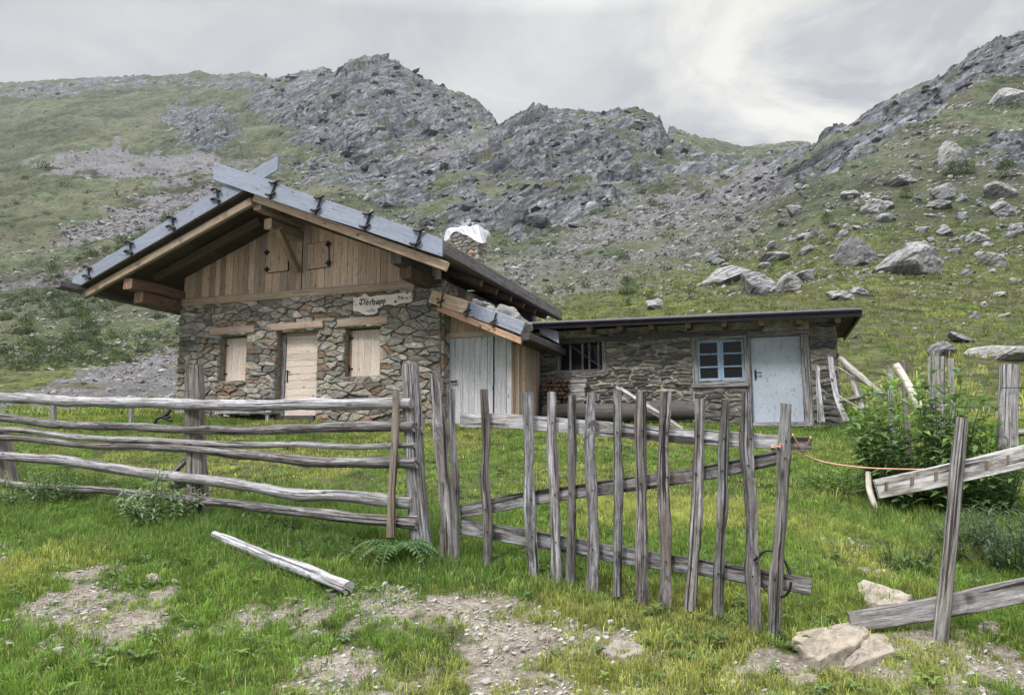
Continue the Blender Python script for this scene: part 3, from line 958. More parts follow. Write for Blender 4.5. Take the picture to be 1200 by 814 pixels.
def masonry(mb, to3, x0, x1, z0, z1, holes, cw, ch, pal, seed, gap=.012, out=(.02, .07), jit=.48, outv=None, mixed=.0):
    """rubble facing: Voronoi stones, each raised by its own amount. to3(x, z, d) gives the point d in front of the wall"""
    r = random.Random(seed)
    asp = cw / ch
    sites = []
    nx, nz = max(1, int((x1 - x0) / cw + .5)), max(1, int((z1 - z0) / ch + .5))
    dx_, dz_ = (x1 - x0) / nx, (z1 - z0) / nz
    for j in range(nz):
        sh = r.uniform(-.5, .5)
        for i in range(-1, nx + 1):
            if r.random() < mixed:
                continue
            x = x0 + (i + .5 + sh + r.uniform(-jit, jit)) * dx_
            z = z0 + (j + .5 + r.uniform(-jit, jit)) * dz_
            if x < x0 - .02 or x > x1 + .02:
                continue
            if any(a + .01 < x < b_ - .01 and c + .01 < z < d_ - .01 for a, b_, c, d_ in holes):
                continue
            sites.append((x / asp, z))
    S = np.array(sites)

    def clip(poly, nx_, nz_, c):
        q = []
        for i in range(len(poly)):
            p, p2 = poly[i], poly[(i + 1) % len(poly)]
            a_, b_ = p[0] * nx_ + p[1] * nz_ - c, p2[0] * nx_ + p2[1] * nz_ - c
            if a_ <= 0:
                q.append(p)
            if a_ * b_ < 0:
                t = a_ / (a_ - b_)
                q.append((p[0] + (p2[0] - p[0]) * t, p[1] + (p2[1] - p[1]) * t))
        return q
    for si, s in enumerate(sites):
        poly = [(x0 / asp, z0), (x1 / asp, z0), (x1 / asp, z1), (x0 / asp, z1)]
        dist = (S[:, 0] - s[0]) ** 2 + (S[:, 1] - s[1]) ** 2
        for k in np.argsort(dist)[1:22]:
            o = sites[k]
            nx_, nz_ = o[0] - s[0], o[1] - s[1]
            c = ((o[0] ** 2 + o[1] ** 2) - (s[0] ** 2 + s[1] ** 2)) / 2
            poly = clip(poly, nx_, nz_, c)
            if len(poly) < 3:
                break
        if len(poly) < 3:
            continue
        poly = [(p[0] * asp, p[1]) for p in poly]
        sx, sz = s[0] * asp, s[1]
        for a_, b_, c, d_ in holes:
            if max(p[0] for p in poly) > a_ and min(p[0] for p in poly) < b_ and max(p[1] for p in poly) > c and min(p[1] for p in poly) < d_:
                opts = [(a_ - sx, (1, 0, a_)), (sx - b_, (-1, 0, -b_)), (c - sz, (0, 1, c)), (sz - d_, (0, -1, -d_))]
                best = max(opts, key=lambda q: q[0])
                poly = clip(poly, *best[1])
                if len(poly) < 3:
                    break
        if len(poly) < 3:
            continue
        ar = abs(sum(poly[i][0] * poly[(i + 1) % len(poly)][1] - poly[(i + 1) % len(poly)][0] * poly[i][1] for i in range(len(poly)))) / 2
        if ar < .0015:
            continue
        cx, cz = sum(p[0] for p in poly) / len(poly), sum(p[1] for p in poly) / len(poly)
        # rough the outline: extra points on each edge
        ring = []
        for i in range(len(poly)):
            p, p2 = poly[i], poly[(i + 1) % len(poly)]
            e = math.hypot(p2[0] - p[0], p2[1] - p[1])
            ring.append((p[0] * .955 + cx * .045, p[1] * .955 + cz * .045))
            nsub = int(e / .09)
            for q in range(nsub):
                t = (q + 1) / (nsub + 1)
                j_ = r.uniform(-.012, .006)
                x, z = p[0] + (p2[0] - p[0]) * t, p[1] + (p2[1] - p[1]) * t
                L = math.hypot(x - cx, z - cz) + 1e-6
                ring.append((x + (x - cx) / L * j_, z + (z - cz) / L * j_))
        rx_ = np.array([q[0] for q in ring]); rz_ = np.array([q[1] for q in ring])
        wa = ch * .42 if ch > .1 else ch * .26
        wx_ = (vnoise(rx_ * 5 + seed, rz_ * 8, seed) - .5) * wa * 1.5 + (vnoise(rx_ * 17, rz_ * 22, seed + 3) - .5) * wa * .5
        wz_ = (vnoise(rx_ * 5 + 9, rz_ * 8 + seed, seed + 1) - .5) * wa * 1.1 + (vnoise(rx_ * 17 + 5, rz_ * 22, seed + 4) - .5) * wa * .5
        ed = np.minimum(np.minimum(rx_ - x0, x1 - rx_), np.minimum(rz_ - z0, z1 - rz_))
        for a_, b_, c, d_ in holes:
            ed = np.minimum(ed, np.maximum(np.maximum(a_ - rx_, rx_ - b_), np.maximum(c - rz_, rz_ - d_)))
        wf = np.clip(ed / .08, 0, 1)
        ring = list(zip((rx_ + wx_ * wf).tolist(), (rz_ + wz_ * wf).tolist()))
        g2 = gap * r.uniform(.5, 1.9)
        sz_ = math.sqrt(ar)
        def inset(d):
            o = []
            for x, z in ring:
                L = math.hypot(x - cx, z - cz) + 1e-6
                f = max(.25, 1 - d / L)
                o.append((cx + (x - cx) * f, cz + (z - cz) * f))
            return o
        dep = r.uniform(*out)
        tx, tz = r.uniform(-.09, .09), r.uniform(-.09, .12)
        R0, R1, R2 = inset(g2), inset(g2 + .004), inset(g2 + .012 + sz_ * .03)
        vs, fs = [], []
        n = len(ring)
        for ri, (R, dd) in enumerate(((R0, -.03), (R1, dep * .72), (R2, dep))):
            for x, z in R:
                vs.append(to3(x, z, dd + (0 if ri == 0 else (x - cx) * tx + (z - cz) * tz + r.uniform(-.004, .004))))
        vs.append(to3(cx, cz, dep + r.uniform(-.006, .014)))
        for q in range(2):
            for i in range(n):
                fs.append((q * n + i, q * n + (i + 1) % n, (q + 1) * n + (i + 1) % n, (q + 1) * n + i))
        for i in range(n):
            fs.append((2 * n + i, 2 * n + (i + 1) % n, 3 * n))
        c = pal[min(len(pal) - 1, int(r.random() ** 1.15 * len(pal)))]
        k = r.uniform(.7, 1.3)
        mb.add(vs, fs, [[(0, 0)] * len(f) for f in fs], (c[0] * k, c[1] * k, c[2] * k), False)


def wall_core(mb, to3, x0, x1, z0, z1, holes, depth, col):
    """mortar core with openings: front cells, reveals, ends, top"""
    xs = sorted({x0, x1, *[h[0] for h in holes], *[h[1] for h in holes]})
    zs = sorted({z0, z1, *[h[2] for h in holes], *[h[3] for h in holes]})
    def q(a, b, c, d):
        mb.add([a, b, c, d], [(0, 1, 2, 3)], None, col)
    for i in range(len(xs) - 1):
        for j in range(len(zs) - 1):
            cx, cz = (xs[i] + xs[i + 1]) / 2, (zs[j] + zs[j + 1]) / 2
            if any(h[0] < cx < h[1] and h[2] < cz < h[3] for h in holes):
                continue
            q(to3(xs[i], zs[j], 0), to3(xs[i + 1], zs[j], 0), to3(xs[i + 1], zs[j + 1], 0), to3(xs[i], zs[j + 1], 0))
            q(to3(xs[i], zs[j], -depth), to3(xs[i], zs[j + 1], -depth), to3(xs[i + 1], zs[j + 1], -depth), to3(xs[i + 1], zs[j], -depth))
    for a, b, c, d in holes:
        q(to3(a, c, 0), to3(a, d, 0), to3(a, d, -depth), to3(a, c, -depth))
        q(to3(b, c, 0), to3(b, c, -depth), to3(b, d, -depth), to3(b, d, 0))
        q(to3(a, c, 0), to3(a, c, -depth), to3(b, c, -depth), to3(b, c, 0))
        q(to3(a, d, 0), to3(b, d, 0), to3(b, d, -depth), to3(a, d, -depth))
    q(to3(x0, z0, 0), to3(x0, z1, 0), to3(x0, z1, -depth), to3(x0, z0, -depth))
    q(to3(x1, z0, 0), to3(x1, z0, -depth), to3(x1, z1, -depth), to3(x1, z1, 0))
    q(to3(x0, z1, 0), to3(x1, z1, 0), to3(x1, z1, -depth), to3(x0, z1, -depth))


def planks_v(mb, to3, x0, x1, z0f, z1f, wmin, wmax, th, seed, tint=(.8, 1.15), gap=.006, jag=0., warm=0.):
    """upright boards side by side; z0f, z1f give bottom and top heights at x"""
    r = random.Random(seed)
    x = x0
    while x < x1 - .02:
        w = r.uniform(wmin, wmax)
        if x1 - (x + w) < wmin * .5:
            w = x1 - x
        a, b = x + gap / 2, x + w - gap / 2
        t = r.uniform(*tint); wv = r.uniform(-warm, warm)
        o = r.uniform(0, .008)
        jb = r.uniform(-jag, jag)
        c = (t * (1 + wv), t, t * (1 - wv))
        za, zb = z0f(a) + jb, z0f(b) + jb
        ta, tb = z1f(a), z1f(b)
        vs = [to3(a, za, 0), to3(b, zb, 0), to3(b, tb, 0), to3(a, ta, 0), to3(a, za, th + o), to3(b, zb, th + o), to3(b, tb, th + o), to3(a, ta, th + o)]
        ro = r.uniform(0, 40)
        fs = [(4, 5, 6, 7), (0, 4, 7, 3), (1, 2, 6, 5), (0, 1, 5, 4), (3, 7, 6, 2), (0, 3, 2, 1)]
        uv = lambda k: (ro + (za, zb, tb, ta)[k % 4], ro + (0, w, w, 0)[k % 4] + (0 if k > 3 else .03))
        mb.add(vs, fs, [[uv(k) for k in f] for f in fs], c)
        x += w


front = lambda s0: (lambda t, z, d: HL(t, s0 + d, z))

# ----------------------------------------------------------------------------
# stone hut
# ----------------------------------------------------------------------------
tL, zbL = hp(205, 493, 0)
tR, zbR = hp(516, 497, 0)
ZB = min(zbL, zbR) - .15
_, zBeamB = hp(350, 347, 0)
hut = thing('stone_hut', HL((tL + tR) / 2, -2.5, ZB), 'stone hut with a plank gable and blue grey boards edging its overhanging roof', 'hut')


def prect(u0, u1, v0, v1, s=0):
    a, z0 = hp(u0, v1, s); b, z1 = hp(u1, v0, s)
    a2, z2 = hp(u0, v0, s); b2, z3 = hp(u1, v1, s)
    return (a, b, (z0 + z3) / 2, (z1 + z2) / 2)


W1 = prect(257, 290, 393.5, 446)
D1 = prect(322, 373, 389, 494)
W2 = prect(404, 446.5, 383.5, 440.5)
holes = [W1, D1, W2]
f0 = front(0.0)
mb = MB()
wall_core(mb, f0, tL + .02, tR - .02, ZB - .3, zBeamB, holes, .45, (.21, .195, .17))
masonry(mb, f0, tL, tR, ZB - .1, zBeamB, holes, .27, .108, STONES_HUT, 11, .0025, (.015, .085), .5, mixed=.22)
HD = 5.7
# side and back walls
side_r = lambda x, z, d: HL(tR + d, -x, z)
side_l = lambda x, z, d: HL(tL - d, -x, z)
wall_core(mb, side_r, .02, HD, ZB - .3, zBeamB + .12, [], .4, (.13, .125, .115))
masonry(mb, side_r, 0.0, HD, ZB - .1, zBeamB + .1, [], .36, .2, STONES_HUT, 12, .010, (.015, .05), .5)
wall_core(mb, side_l, .02, HD, ZB - .3, zBeamB + .12, [], .4, (.13, .125, .115))
masonry(mb, side_l, 0.0, HD, ZB - .1, zBeamB + .1, [], .36, .2, STONES_HUT, 13, .010, (.015, .05), .5)
mb.box(HL(tL, -HD, ZB - .3), TV * (tR - tL), -SV * .4, ZV * (zBeamB - ZB + 1.4), (.2, .19, .18))
mb.build('wall', M['wall'], hut)

# roof planes from the edge boards in the front plane
SF = 1.70
tA, zA = hp(289, 224, SF)
tER, zER = hp(508, 297, SF)
tEL, zEL = hp(91, 338, SF)
mR, mL = (zER - zA) / (tER - tA), (zEL - zA) / (tEL - tA)
SB = -6.0
zr = lambda t: zA + (mR if t > tA else mL) * (t - tA)      # underside
mb = MB()
ntR = Vector((TV * 1.0 + ZV * mR)).normalized(); ntL = Vector((-TV - ZV * mL)).normalized()
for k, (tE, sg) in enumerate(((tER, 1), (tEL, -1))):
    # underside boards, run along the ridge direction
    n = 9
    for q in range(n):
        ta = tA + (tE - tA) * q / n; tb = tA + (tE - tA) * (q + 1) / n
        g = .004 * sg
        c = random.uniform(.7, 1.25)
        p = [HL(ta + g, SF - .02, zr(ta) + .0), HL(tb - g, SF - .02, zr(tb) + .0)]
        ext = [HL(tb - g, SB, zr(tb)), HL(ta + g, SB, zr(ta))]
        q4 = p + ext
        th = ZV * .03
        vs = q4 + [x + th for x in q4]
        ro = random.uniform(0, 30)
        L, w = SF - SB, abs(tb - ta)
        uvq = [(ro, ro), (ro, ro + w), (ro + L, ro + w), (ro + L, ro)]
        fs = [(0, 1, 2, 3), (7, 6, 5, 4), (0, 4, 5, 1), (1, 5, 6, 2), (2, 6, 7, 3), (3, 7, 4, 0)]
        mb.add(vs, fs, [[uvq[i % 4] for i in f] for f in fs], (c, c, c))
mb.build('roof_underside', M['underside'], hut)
mb = MB()
r_ = random.Random(5)
for tE, sg in ((tER, 1), (tEL, -1)):
    # shingle courses on top
    nrow = 10
    for q in range(nrow):
        ta = tA + (tE - tA) * q / nrow; tb = tA + (tE - tA) * (q + 1.15) / nrow
        if q == nrow - 1: tb = tE
        s = SF - .05
        while s > SB:
            w = r_.uniform(.14, .3); e = max(SB, s - w + .008)
            c = r_.uniform(.7, 1.2)
            q4 = [HL(ta, s, zr(ta) + .045), HL(tb, s, zr(tb) + .075 + r_.uniform(0, .01)), HL(tb, e, zr(tb) + .075 + r_.uniform(0, .01)), HL(ta, e, zr(ta) + .045)]
            vs = q4 + [x + ZV * .025 for x in q4]
            ro = r_.uniform(0, 30)
            uvq = [(ro, ro), (ro + .5, ro), (ro + .5, ro + w), (ro, ro + w)]
            fs = [(0, 1, 2, 3), (7, 6, 5, 4), (0, 4, 5, 1), (1, 5, 6, 2), (2, 6, 7, 3), (3, 7, 4, 0)]
            mb.add(vs, fs, [[uvq[i % 4] for i in f] for f in fs], (c, c, c))
            s -= w
roof = mb.build('roof', M['grey'], hut)

# gable of upright boards between the tie beam and the roof
mb = MB()
tGL, zG = hp(212, 350, .02); tGR, _ = hp(470, 333, .02)
zG0 = zBeamB + .1
seamt = hp(353, 300, .02)[0]
fg = front(-.06)
tlo = tA + (zG0 + .05 - zA) / mL; thi = tA + (zG0 + .05 - zA) / mR
planks_v(mb, fg, max(tL + .02, tlo), seamt - .012, lambda t: zG0, lambda t: max(zG0 + .02, zr(t) - .01), .13, .22, .03, 21, (.55, 1.15), .009, 0, .05)
planks_v(mb, fg, seamt + .012, min(tR - .05, thi), lambda t: zG0, lambda t: max(zG0 + .02, zr(t) - .01), .13, .22, .03, 22, (.72, 1.25), .009, 0, .06)
gab = mb.build('gable', M['gable'], hut)
mb = MB()
mb.box(HL(seamt - .03, -.08, zG0), TV * .06, SV * .028, ZV * (zr(seamt) - zG0 - .02), (.12, .1, .09))
mb.build('gable_seam', M['brown'], hut)
# beam
mb = MB()
a, b = hp(213, 353.5, .07), hp(486, 332, .07)
mb.sweep([HL(a[0], -.01, a[1] - .02), HL(b[0], -.01, b[1] - .02)], .20, .175, kind='board', rough=.02, col=(.92, .9, .88))
mb.build('tie_beam', M['warm'], hut)

# hatches in the gable
for (q4, hside) in ((((314, 293), (338, 288), (338, 317), (314, 320)), 0), (((361, 287), (385.5, 283), (386, 312.5), (361, 316)), 1)):
    mb = MB()
    P = [H3(u, v, -.02) for u, v in q4]
    mb.prism(P, SV * .03, (.95, .93, .9))
    # boards of the hatch run upright
    me_uv = []
    for i, f in enumerate(mb.f):
        me_uv.append([((Vector(mb.v[k]).z), (Vector(mb.v[k]).xy - HA).dot(HT)) for k in f])
    mb.uv = me_uv
    h = mb.build('hatch', M['gable'], hut)
    fr = MB()
    for i in range(4):
        p, p2 = P[i], P[(i + 1) % 4]
        if hside == 0 and i == 0: continue
        fr.sweep([p + SV * .012, p2 + SV * .012], .025, .025, kind='board', col=(.15, .12, .1), rough=0)
    fr.build('hatch_edge', M['brown'], h)
    e0, e1 = (P[0], P[3]) if hside == 0 else (P[1], P[2])
    for f in (.12, .86):
        c = e0.lerp(e1, f)
        hi = MB()
        hi.box(c - TV * .07 + SV * .03 - ZV * .02, TV * .14, SV * .02, ZV * .04)
        hi.box(c - TV * .025 + SV * .03 - ZV * .06, TV * .05, SV * .025, ZV * .12)
        hi.build('hinge', M['iron'], h)

# edge boards (four planks each) with their iron clamps
def edge_boards(pts_low, thk, s0, name, tints):
    """pts_low: [(t, z, height)] breakpoints along the slope"""
    bd = None
    for i in range(len(pts_low) - 1):
        (t0, z0, h0), (t1, z1, h1) = pts_low[i], pts_low[i + 1]
        mb = MB()
        nx = (t1 - t0)
        ln = math.hypot(t1 - t0, z1 - z0)
        ux, uz = (t1 - t0) / ln, (z1 - z0) / ln
        ov = .06
        o = s0 + (.012 if i % 2 else 0)
        vs = []
        nseg = 10
        ro = random.uniform(0, 30)
        rs = random.Random(i + int(t0 * 50))
        lift = rs.uniform(-.012, .012)
        ring = []
        for k in range(nseg + 1):
            f = k / nseg
            t = t0 - ux * ov + (t1 - t0 + 2 * ux * ov) * f; z = z0 - uz * ov + (z1 - z0 + 2 * uz * ov) * f
            hh = h0 + (h1 - h0) * f + rs.uniform(-.004, .004) + lift
            bow = .02 * math.sin(f * 3.14)
            vs += [HL(t, o, z), HL(t, o + thk, z), HL(t, o + thk * .9, z + hh), HL(t, o - .01, z + hh)]
        fs, uvs = [], []
        for k in range(nseg):
            for e in range(4):
                e2 = (e + 1) % 4
                fs.append((k * 4 + e, k * 4 + e2, (k + 1) * 4 + e2, (k + 1) * 4 + e))
                va, vb = (0, .04, .38, .42, .8)[e], (0, .04, .38, .42, .8)[e + 1]
                la, lb = ln * k / nseg, ln * (k + 1) / nseg
                uvs.append([(ro + la, ro + va), (ro + la, ro + vb), (ro + lb, ro + vb), (ro + lb, ro + va)])
        fs += [(0, 3, 2, 1), (nseg * 4, nseg * 4 + 1, nseg * 4 + 2, nseg * 4 + 3)]
        uvs += [[(ro, ro)] * 4, [(ro, ro)] * 4]
        c = tints[i % len(tints)]
        mb.add(vs, fs, uvs, (c, c, c))
        mb.build(name, M['barge'], hut)


def pt(u, v, s):
    t, z = hp(u, v, s)
    return t, z


def lowtop(u, vl, vt, s):
    t, z = hp(u, vl, s); _, z2 = hp(u, vt, s)
    return (t, z, z2 - z)


S1 = SF + .03
rb = [lowtop(254, 212, 192.5, S1), lowtop(320, 235, 213, S1), lowtop(373, 253, 232, S1), lowtop(430, 271, 250, S1), lowtop(490, 291.5, 270.5, S1), lowtop(516, 300, 279.5, S1)]
edge_boards(rb, .05, S1, 'edge_board', [1.02, .97, 1.03, .98, 1.0])
S0 = SF - .03
lb = [lowtop(324, 201.5, 184, S0), lowtop(255, 243, 224, S0), lowtop(203, 273.5, 255, S0), lowtop(154, 301.5, 285, S0), lowtop(105, 330, 314, S0), lowtop(88.5, 339, 324, S0)]
edge_boards(lb, .05, S0 - .0, 'edge_board', [.95, .92, .95, .9, .92])
for (u, v, s, lean) in ((319, 224, S1, .35), (372, 242, S1, .35), (429.5, 261, S1, .35), (489, 281, S1, .2), (255, 232, S0, -1), (202.5, 264, S0, -1), (153, 293, S0, -1), (104, 322, S0, -1)):
    t, z = hp(u, v, s + .08)
    mb = MB()
    if lean > 0:
        mb.tube([HL(t - .05, s + .085, z - .17), HL(t + .02, s + .09, z), HL(t + .08, s + .075, z + .20)], .021, 6)
        for q in (-.09, .15):
            mb.tube([HL(t - .12 + q * .3, s + .09, z + q + .04), HL(t + q * .3, s + .11, z + q), HL(t + .11 + q * .3, s + .09, z + q + .05)], .024, 6)
    else:
        mb.tube([HL(t + .05, s + .085, z - .16), HL(t, s + .09, z), HL(t - .03, s + .075, z + .19)], .02, 6)
        for q in (-.04, .17):
            mb.tube([HL(t - .16, s + .09, z + q + .02), HL(t - .05, s + .11, z + q + .03), HL(t + .08, s + .10, z + q - .04)], .03, 6)
    mb.build('clamp', M['iron'], hut)

# rafters under the edge
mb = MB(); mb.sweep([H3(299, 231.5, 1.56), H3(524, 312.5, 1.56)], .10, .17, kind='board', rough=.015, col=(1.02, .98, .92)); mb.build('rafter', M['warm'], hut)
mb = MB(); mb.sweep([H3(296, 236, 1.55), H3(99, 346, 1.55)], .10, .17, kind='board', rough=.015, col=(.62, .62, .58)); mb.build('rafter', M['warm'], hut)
mb = MB(); mb.sweep([H3(305, 258, .75), H3(182, 326, .75)], .12, .17, kind='board', rough=.02, col=(.85, .8, .75)); mb.build('rafter', M['brown'], hut)
for s in (.75,):
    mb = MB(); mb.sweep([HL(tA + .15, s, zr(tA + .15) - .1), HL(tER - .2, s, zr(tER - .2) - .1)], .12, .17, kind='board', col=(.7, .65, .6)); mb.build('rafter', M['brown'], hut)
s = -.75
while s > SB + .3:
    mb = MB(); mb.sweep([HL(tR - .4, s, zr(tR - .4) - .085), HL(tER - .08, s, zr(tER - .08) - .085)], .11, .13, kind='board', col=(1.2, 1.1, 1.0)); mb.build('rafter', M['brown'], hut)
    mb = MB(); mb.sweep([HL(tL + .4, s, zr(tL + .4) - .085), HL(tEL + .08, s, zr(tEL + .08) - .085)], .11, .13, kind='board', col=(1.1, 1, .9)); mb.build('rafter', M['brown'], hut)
    s -= .9

# purlins: ridge pair with its brace, left pair of logs, right pair
def purlin(u, v, s, w, h, mat, col, s_in=-.3, kind='board', wob=0):
    t, z = hp(u, v, s)
    mb = MB()
    mb.sweep([HL(t, s, z), HL(t, (s + s_in) / 2, z), HL(t, s_in, z)], w, h, kind=kind, wob=wob, rough=.03, col=col, cap=(1.5, 1.45, 1.4))
    mb.build('purlin', M[mat], hut)


purlin(301.5, 240, 1.45, .19, .22, 'warm', (.72, .72, .72))
purlin(314, 262, 1.05, .19, .22, 'warm', (.72, .70, .68))
mb = MB(); mb.sweep([H3(326, 268, .9), H3(349, 318, .06)], .13, .15, kind='board', rough=.02, col=(.62, .6, .56)); mb.build('brace', M['warm'], hut)
purlin(150, 332, 1.5, .26, .24, 'red', (1.0, .95, .9), kind='board', wob=.01)
purlin(163, 348, 1.2, .26, .24, 'red', (1.0, .93, .88), kind='board', wob=.01)
purlin(464, 301, 1.30, .24, .27, 'dark', (1.0, .95, .9))
purlin(475, 319, 1.0, .26, .27, 'brown', (.8, .75, .7))

# lintels
for pts, th in ((((247, 388.5), (298, 385.5)), .17), (((313, 384), (379, 379.5)), .16), (((396, 378.5), (454, 374.5)), .19)):
    mb = MB()
    p = [hp(u, v, .05) for u, v in pts]
    mb.sweep([HL(p[0][0], -.04, p[0][1]), HL(p[1][0], -.04, p[1][1])], .24, th, kind='board', rough=.02, col=(.92, .9, .9))
    mb.build('lintel', M['warm'], hut)

# shutters
def shutter(w, uL, uR, seed):
    sS = -.17
    a = hp(uL, 420, sS)[0]; b = hp(uR, 420, sS)[0]
    z0, z1 = w[2] + .0, w[3] - .03
    mb = MB()
    planks_v(mb, front(sS - .03), a, b, lambda t: z0, lambda t: z1, .15, .2, .035, seed, (.92, 1.08), .004)
    o = mb.build('shutter', M['shutter'], hut)
    fr = MB()
    fr.box(HL(a - .07, sS - .06, z0), TV * .062, SV * .07, ZV * (z1 - z0), (.9, .7, .62))
    fr.build('shutter_frame', M['warm'], o)
    fr = MB()
    fr.box(HL(b + .005, sS - .06, z0), TV * .05, SV * .07, ZV * (z1 - z0), (.9, .7, .62))
    fr.build('shutter_frame', M['warm'], o)
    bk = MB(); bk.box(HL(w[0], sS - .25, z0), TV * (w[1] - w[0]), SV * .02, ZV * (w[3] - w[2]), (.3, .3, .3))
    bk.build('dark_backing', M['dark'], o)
    for f in (.16, .82):
        z = z0 + (z1 - z0) * f
        hi = MB()
        hi.box(HL(a - .09, sS + .012, z), TV * .13, SV * .014, ZV * .035)
        hi.tube([HL(a - .05, sS + .02, z - .06), HL(a - .05, sS + .02, z + .1)], .016)
        hi.build('hinge', M['iron'], o)


shutter(W1, 266, 289, 31)
shutter(W2, 412.5, 445.5, 32)

# front door of wide horizontal boards
sD = -.20
a = hp(335.5, 430, sD)[0]; b = hp(372, 430, sD)[0]
z0, z1 = D1[2] + .14, D1[3] - .05
mb = MB()
r_ = random.Random(3)
z = z0
while z < z1 - .02:
    h = r_.uniform(.13, .2)
    if z1 - z - h < .08: h = z1 - z
    k = r_.uniform(.9, 1.1)
    mb.box(HL(a, sD - .03, z + .003), TV * (b - a), SV * (.03 + r_.uniform(0, .008)), ZV * (h - .006), (k, k, k))
    z += h
door = mb.build('door', M['shutter'], hut)
mb = MB()
mb.box(HL(a - .13, sD - .06, D1[2]), TV * .125, SV * .10, ZV * (z1 - D1[2] + .03), (.95, .95, 1))
mb.build('door_jamb', M['grey'], hut)
mb = MB(); mb.box(HL(a, sD - .06, z1 + .004), TV * (b - a + .1), SV * .1, ZV * .06, (.9, .9, .9)); mb.build('door_head', M['warm'], hut)
mb = MB(); mb.box(HL(a - .02, sD - .06, D1[2] - .02), TV * (b - a + .1), SV * .26, ZV * .155, (.8, .8, .85)); mb.build('door_step', M['dark'], hut)
mb = MB()
mb.tube([HL(a + .05, sD + .015, z0 + .75), HL(a + .05, sD + .015, z0 + 1.02)], .018)
mb.tube([HL(a + .05, sD + .01, z0 + .98), HL(a + .05, sD + .05, z0 + .98), HL(a + .15, sD + .055, z0 + .97)], .012)
mb.build('handle', M['iron'], door)

# eaves gutters hewn from logs
t, z = hp(508, 287, 1.76)
mb = MB(); mb.sweep([HL(t + .02, 1.72, z + .02), HL(t + .02, -2, z), HL(t + .02, SB - .05, z - .02)], .16, .27, kind='board', rough=.02, step=.3, col=(1.25, 1.25, 1.25)); mb.build('gutter', M['dark'], hut)
mb = MB(); mb.box(HL(t - .10, 1.72, z - .13), TV * .22, SV * .03, ZV * .27, (.6, .6, .6)); mb.build('gutter_end', M['iron'], hut)
p = hp(62, 336.5, 2.15)
mb = MB()
tg, zg = hp(97, 345, 1.55)
for (dt, dz, w, h) in ((0, 0, .24, .05), (-.11, .07, .05, .15), (.11, .06, .05, .13)):
    mb.sweep([HL(tg - .02 + dt, 2.2, zg + .06 + dz), HL(tg - .02 + dt, -2, zg + .04 + dz), HL(tg - .02 + dt, SB, zg + .02 + dz)], w, h, kind='board', rough=.03, step=.3, col=(1.1, 1.1, 1.15))
mb.build('gutter', M['dark'], hut)

# chimney
sC = -2.6
tc0, zc0 = hp(527, 285, sC); tc1, _ = hp(566, 285, sC)
_, zct = hp(545, 269, sC)
tc1 = tc0 + .74
cd = .62
zcb = zr(tc0) - .3
mb = MB()
core = (.17, .16, .15)
mb.box(HL(tc0 + .03, sC - .03, zcb), TV * (tc1 - tc0 - .06), -SV * (cd - .06), ZV * (zct - zcb - .02), core)
for to3, L in ((front(sC - .03), None), (lambda x, z, d: HL(tc1 - .03 + d, sC - x, z), 1), (lambda x, z, d: HL(tc0 + .03 - d, sC - x, z), 1)):
    if L is None:
        masonry(mb, to3, tc0, tc1, zcb, zct, [], .24, .085, STONES_HUT, 41, .008, (.015, .05), .42)
    else:
        masonry(mb, to3, 0, cd, zcb, zct, [], .24, .085, STONES_HUT, 42, .008, (.015, .05), .42)
mb.build('chimney', M['wall'], hut)

# plastic sheet tied over the chimney: its own thing
def plastic():
    m, n, l, b = new_mat('clear_plastic_sheet')
    b.inputs['Base Color'].default_value = (.60, .63, .72, 1)
    b.inputs['Roughness'].default_value = .3
    tr = n.new('ShaderNodeBsdfTransparent')
    mx = N(n, 'ShaderNodeMixShader', i_Fac=.35)
    l.new(b.outputs[0], mx.inputs[1]); l.new(tr.outputs[0], mx.inputs[2])
    l.new(mx.outputs[0], n['Material Output'].inputs[0])
    return m


mb = MB()
nx = 30
r_ = random.Random(9)
cxm, w2 = (tc0 + tc1) / 2, (tc1 - tc0) / 2 + .05
rings = []
per = []
d2 = cd / 2 + .05
for k in range(48):
    a = k / 48 * 4
    e = int(a); f = a - e
    per.append([(w2 * (2 * f - 1), d2), (w2, d2 * (1 - 2 * f)), (w2 * (1 - 2 * f), -d2), (-w2, -d2 * (1 - 2 * f))][e])
vs = []
prof = [(.30, .07), (.7, .065), (.97, .045), (1.03, .015), (1.04, -.02), (1.05, -.045)]
for j, (sc, dz) in enumerate(prof):
    for k, (x, y) in enumerate(per):
        fl = 0.0
        # the sheet hangs down far at the right corner and a little at the left
        ang = k / 48 * 4
        right = math.exp(-((ang - 1.05) / .42) ** 2)
        left = math.exp(-((min(ang, 4 - ang) - 0.0) / .18) ** 2)
        if j >= 4:
            g = (j - 3) / 2
            fl = -right * .42 * g - left * .26 * g
            sc2 = sc + right * .34 * g + left * .12 * g
        else:
            sc2 = sc
        wr = .016 * math.sin(k * 1.1 + j) + .012 * math.sin(k * 2.7 + 2 * j) + r_.uniform(-.016, .016)
        vs.append(HL(cxm + x * (sc2 + wr), sC - cd / 2 + y * (sc2 + wr), zct + dz + fl + wr * .8 + .02))
fs = []
for j in range(len(prof) - 1):
    for k in range(48):
        fs.append((j * 48 + k, j * 48 + (k + 1) % 48, (j + 1) * 48 + (k + 1) % 48, (j + 1) * 48 + k))
vs.append(HL(cxm, sC - cd / 2, zct + .08))
for k in range(48):
    fs.append((k, len(vs) - 1, (k + 1) % 48))
mb.add(vs, fs, None, (1, 1, 1), False)
o = mb.build('plastic_sheet', plastic(), None, HL(cxm, sC - cd / 2, zct))
tag(o, 'crumpled translucent plastic sheet tied over the stone chimney top', 'sheet')

# name board on the front wall
def sgn(x, y, s):
    return H3(405 + x / 13.333, 332 + y / 13.333, s)


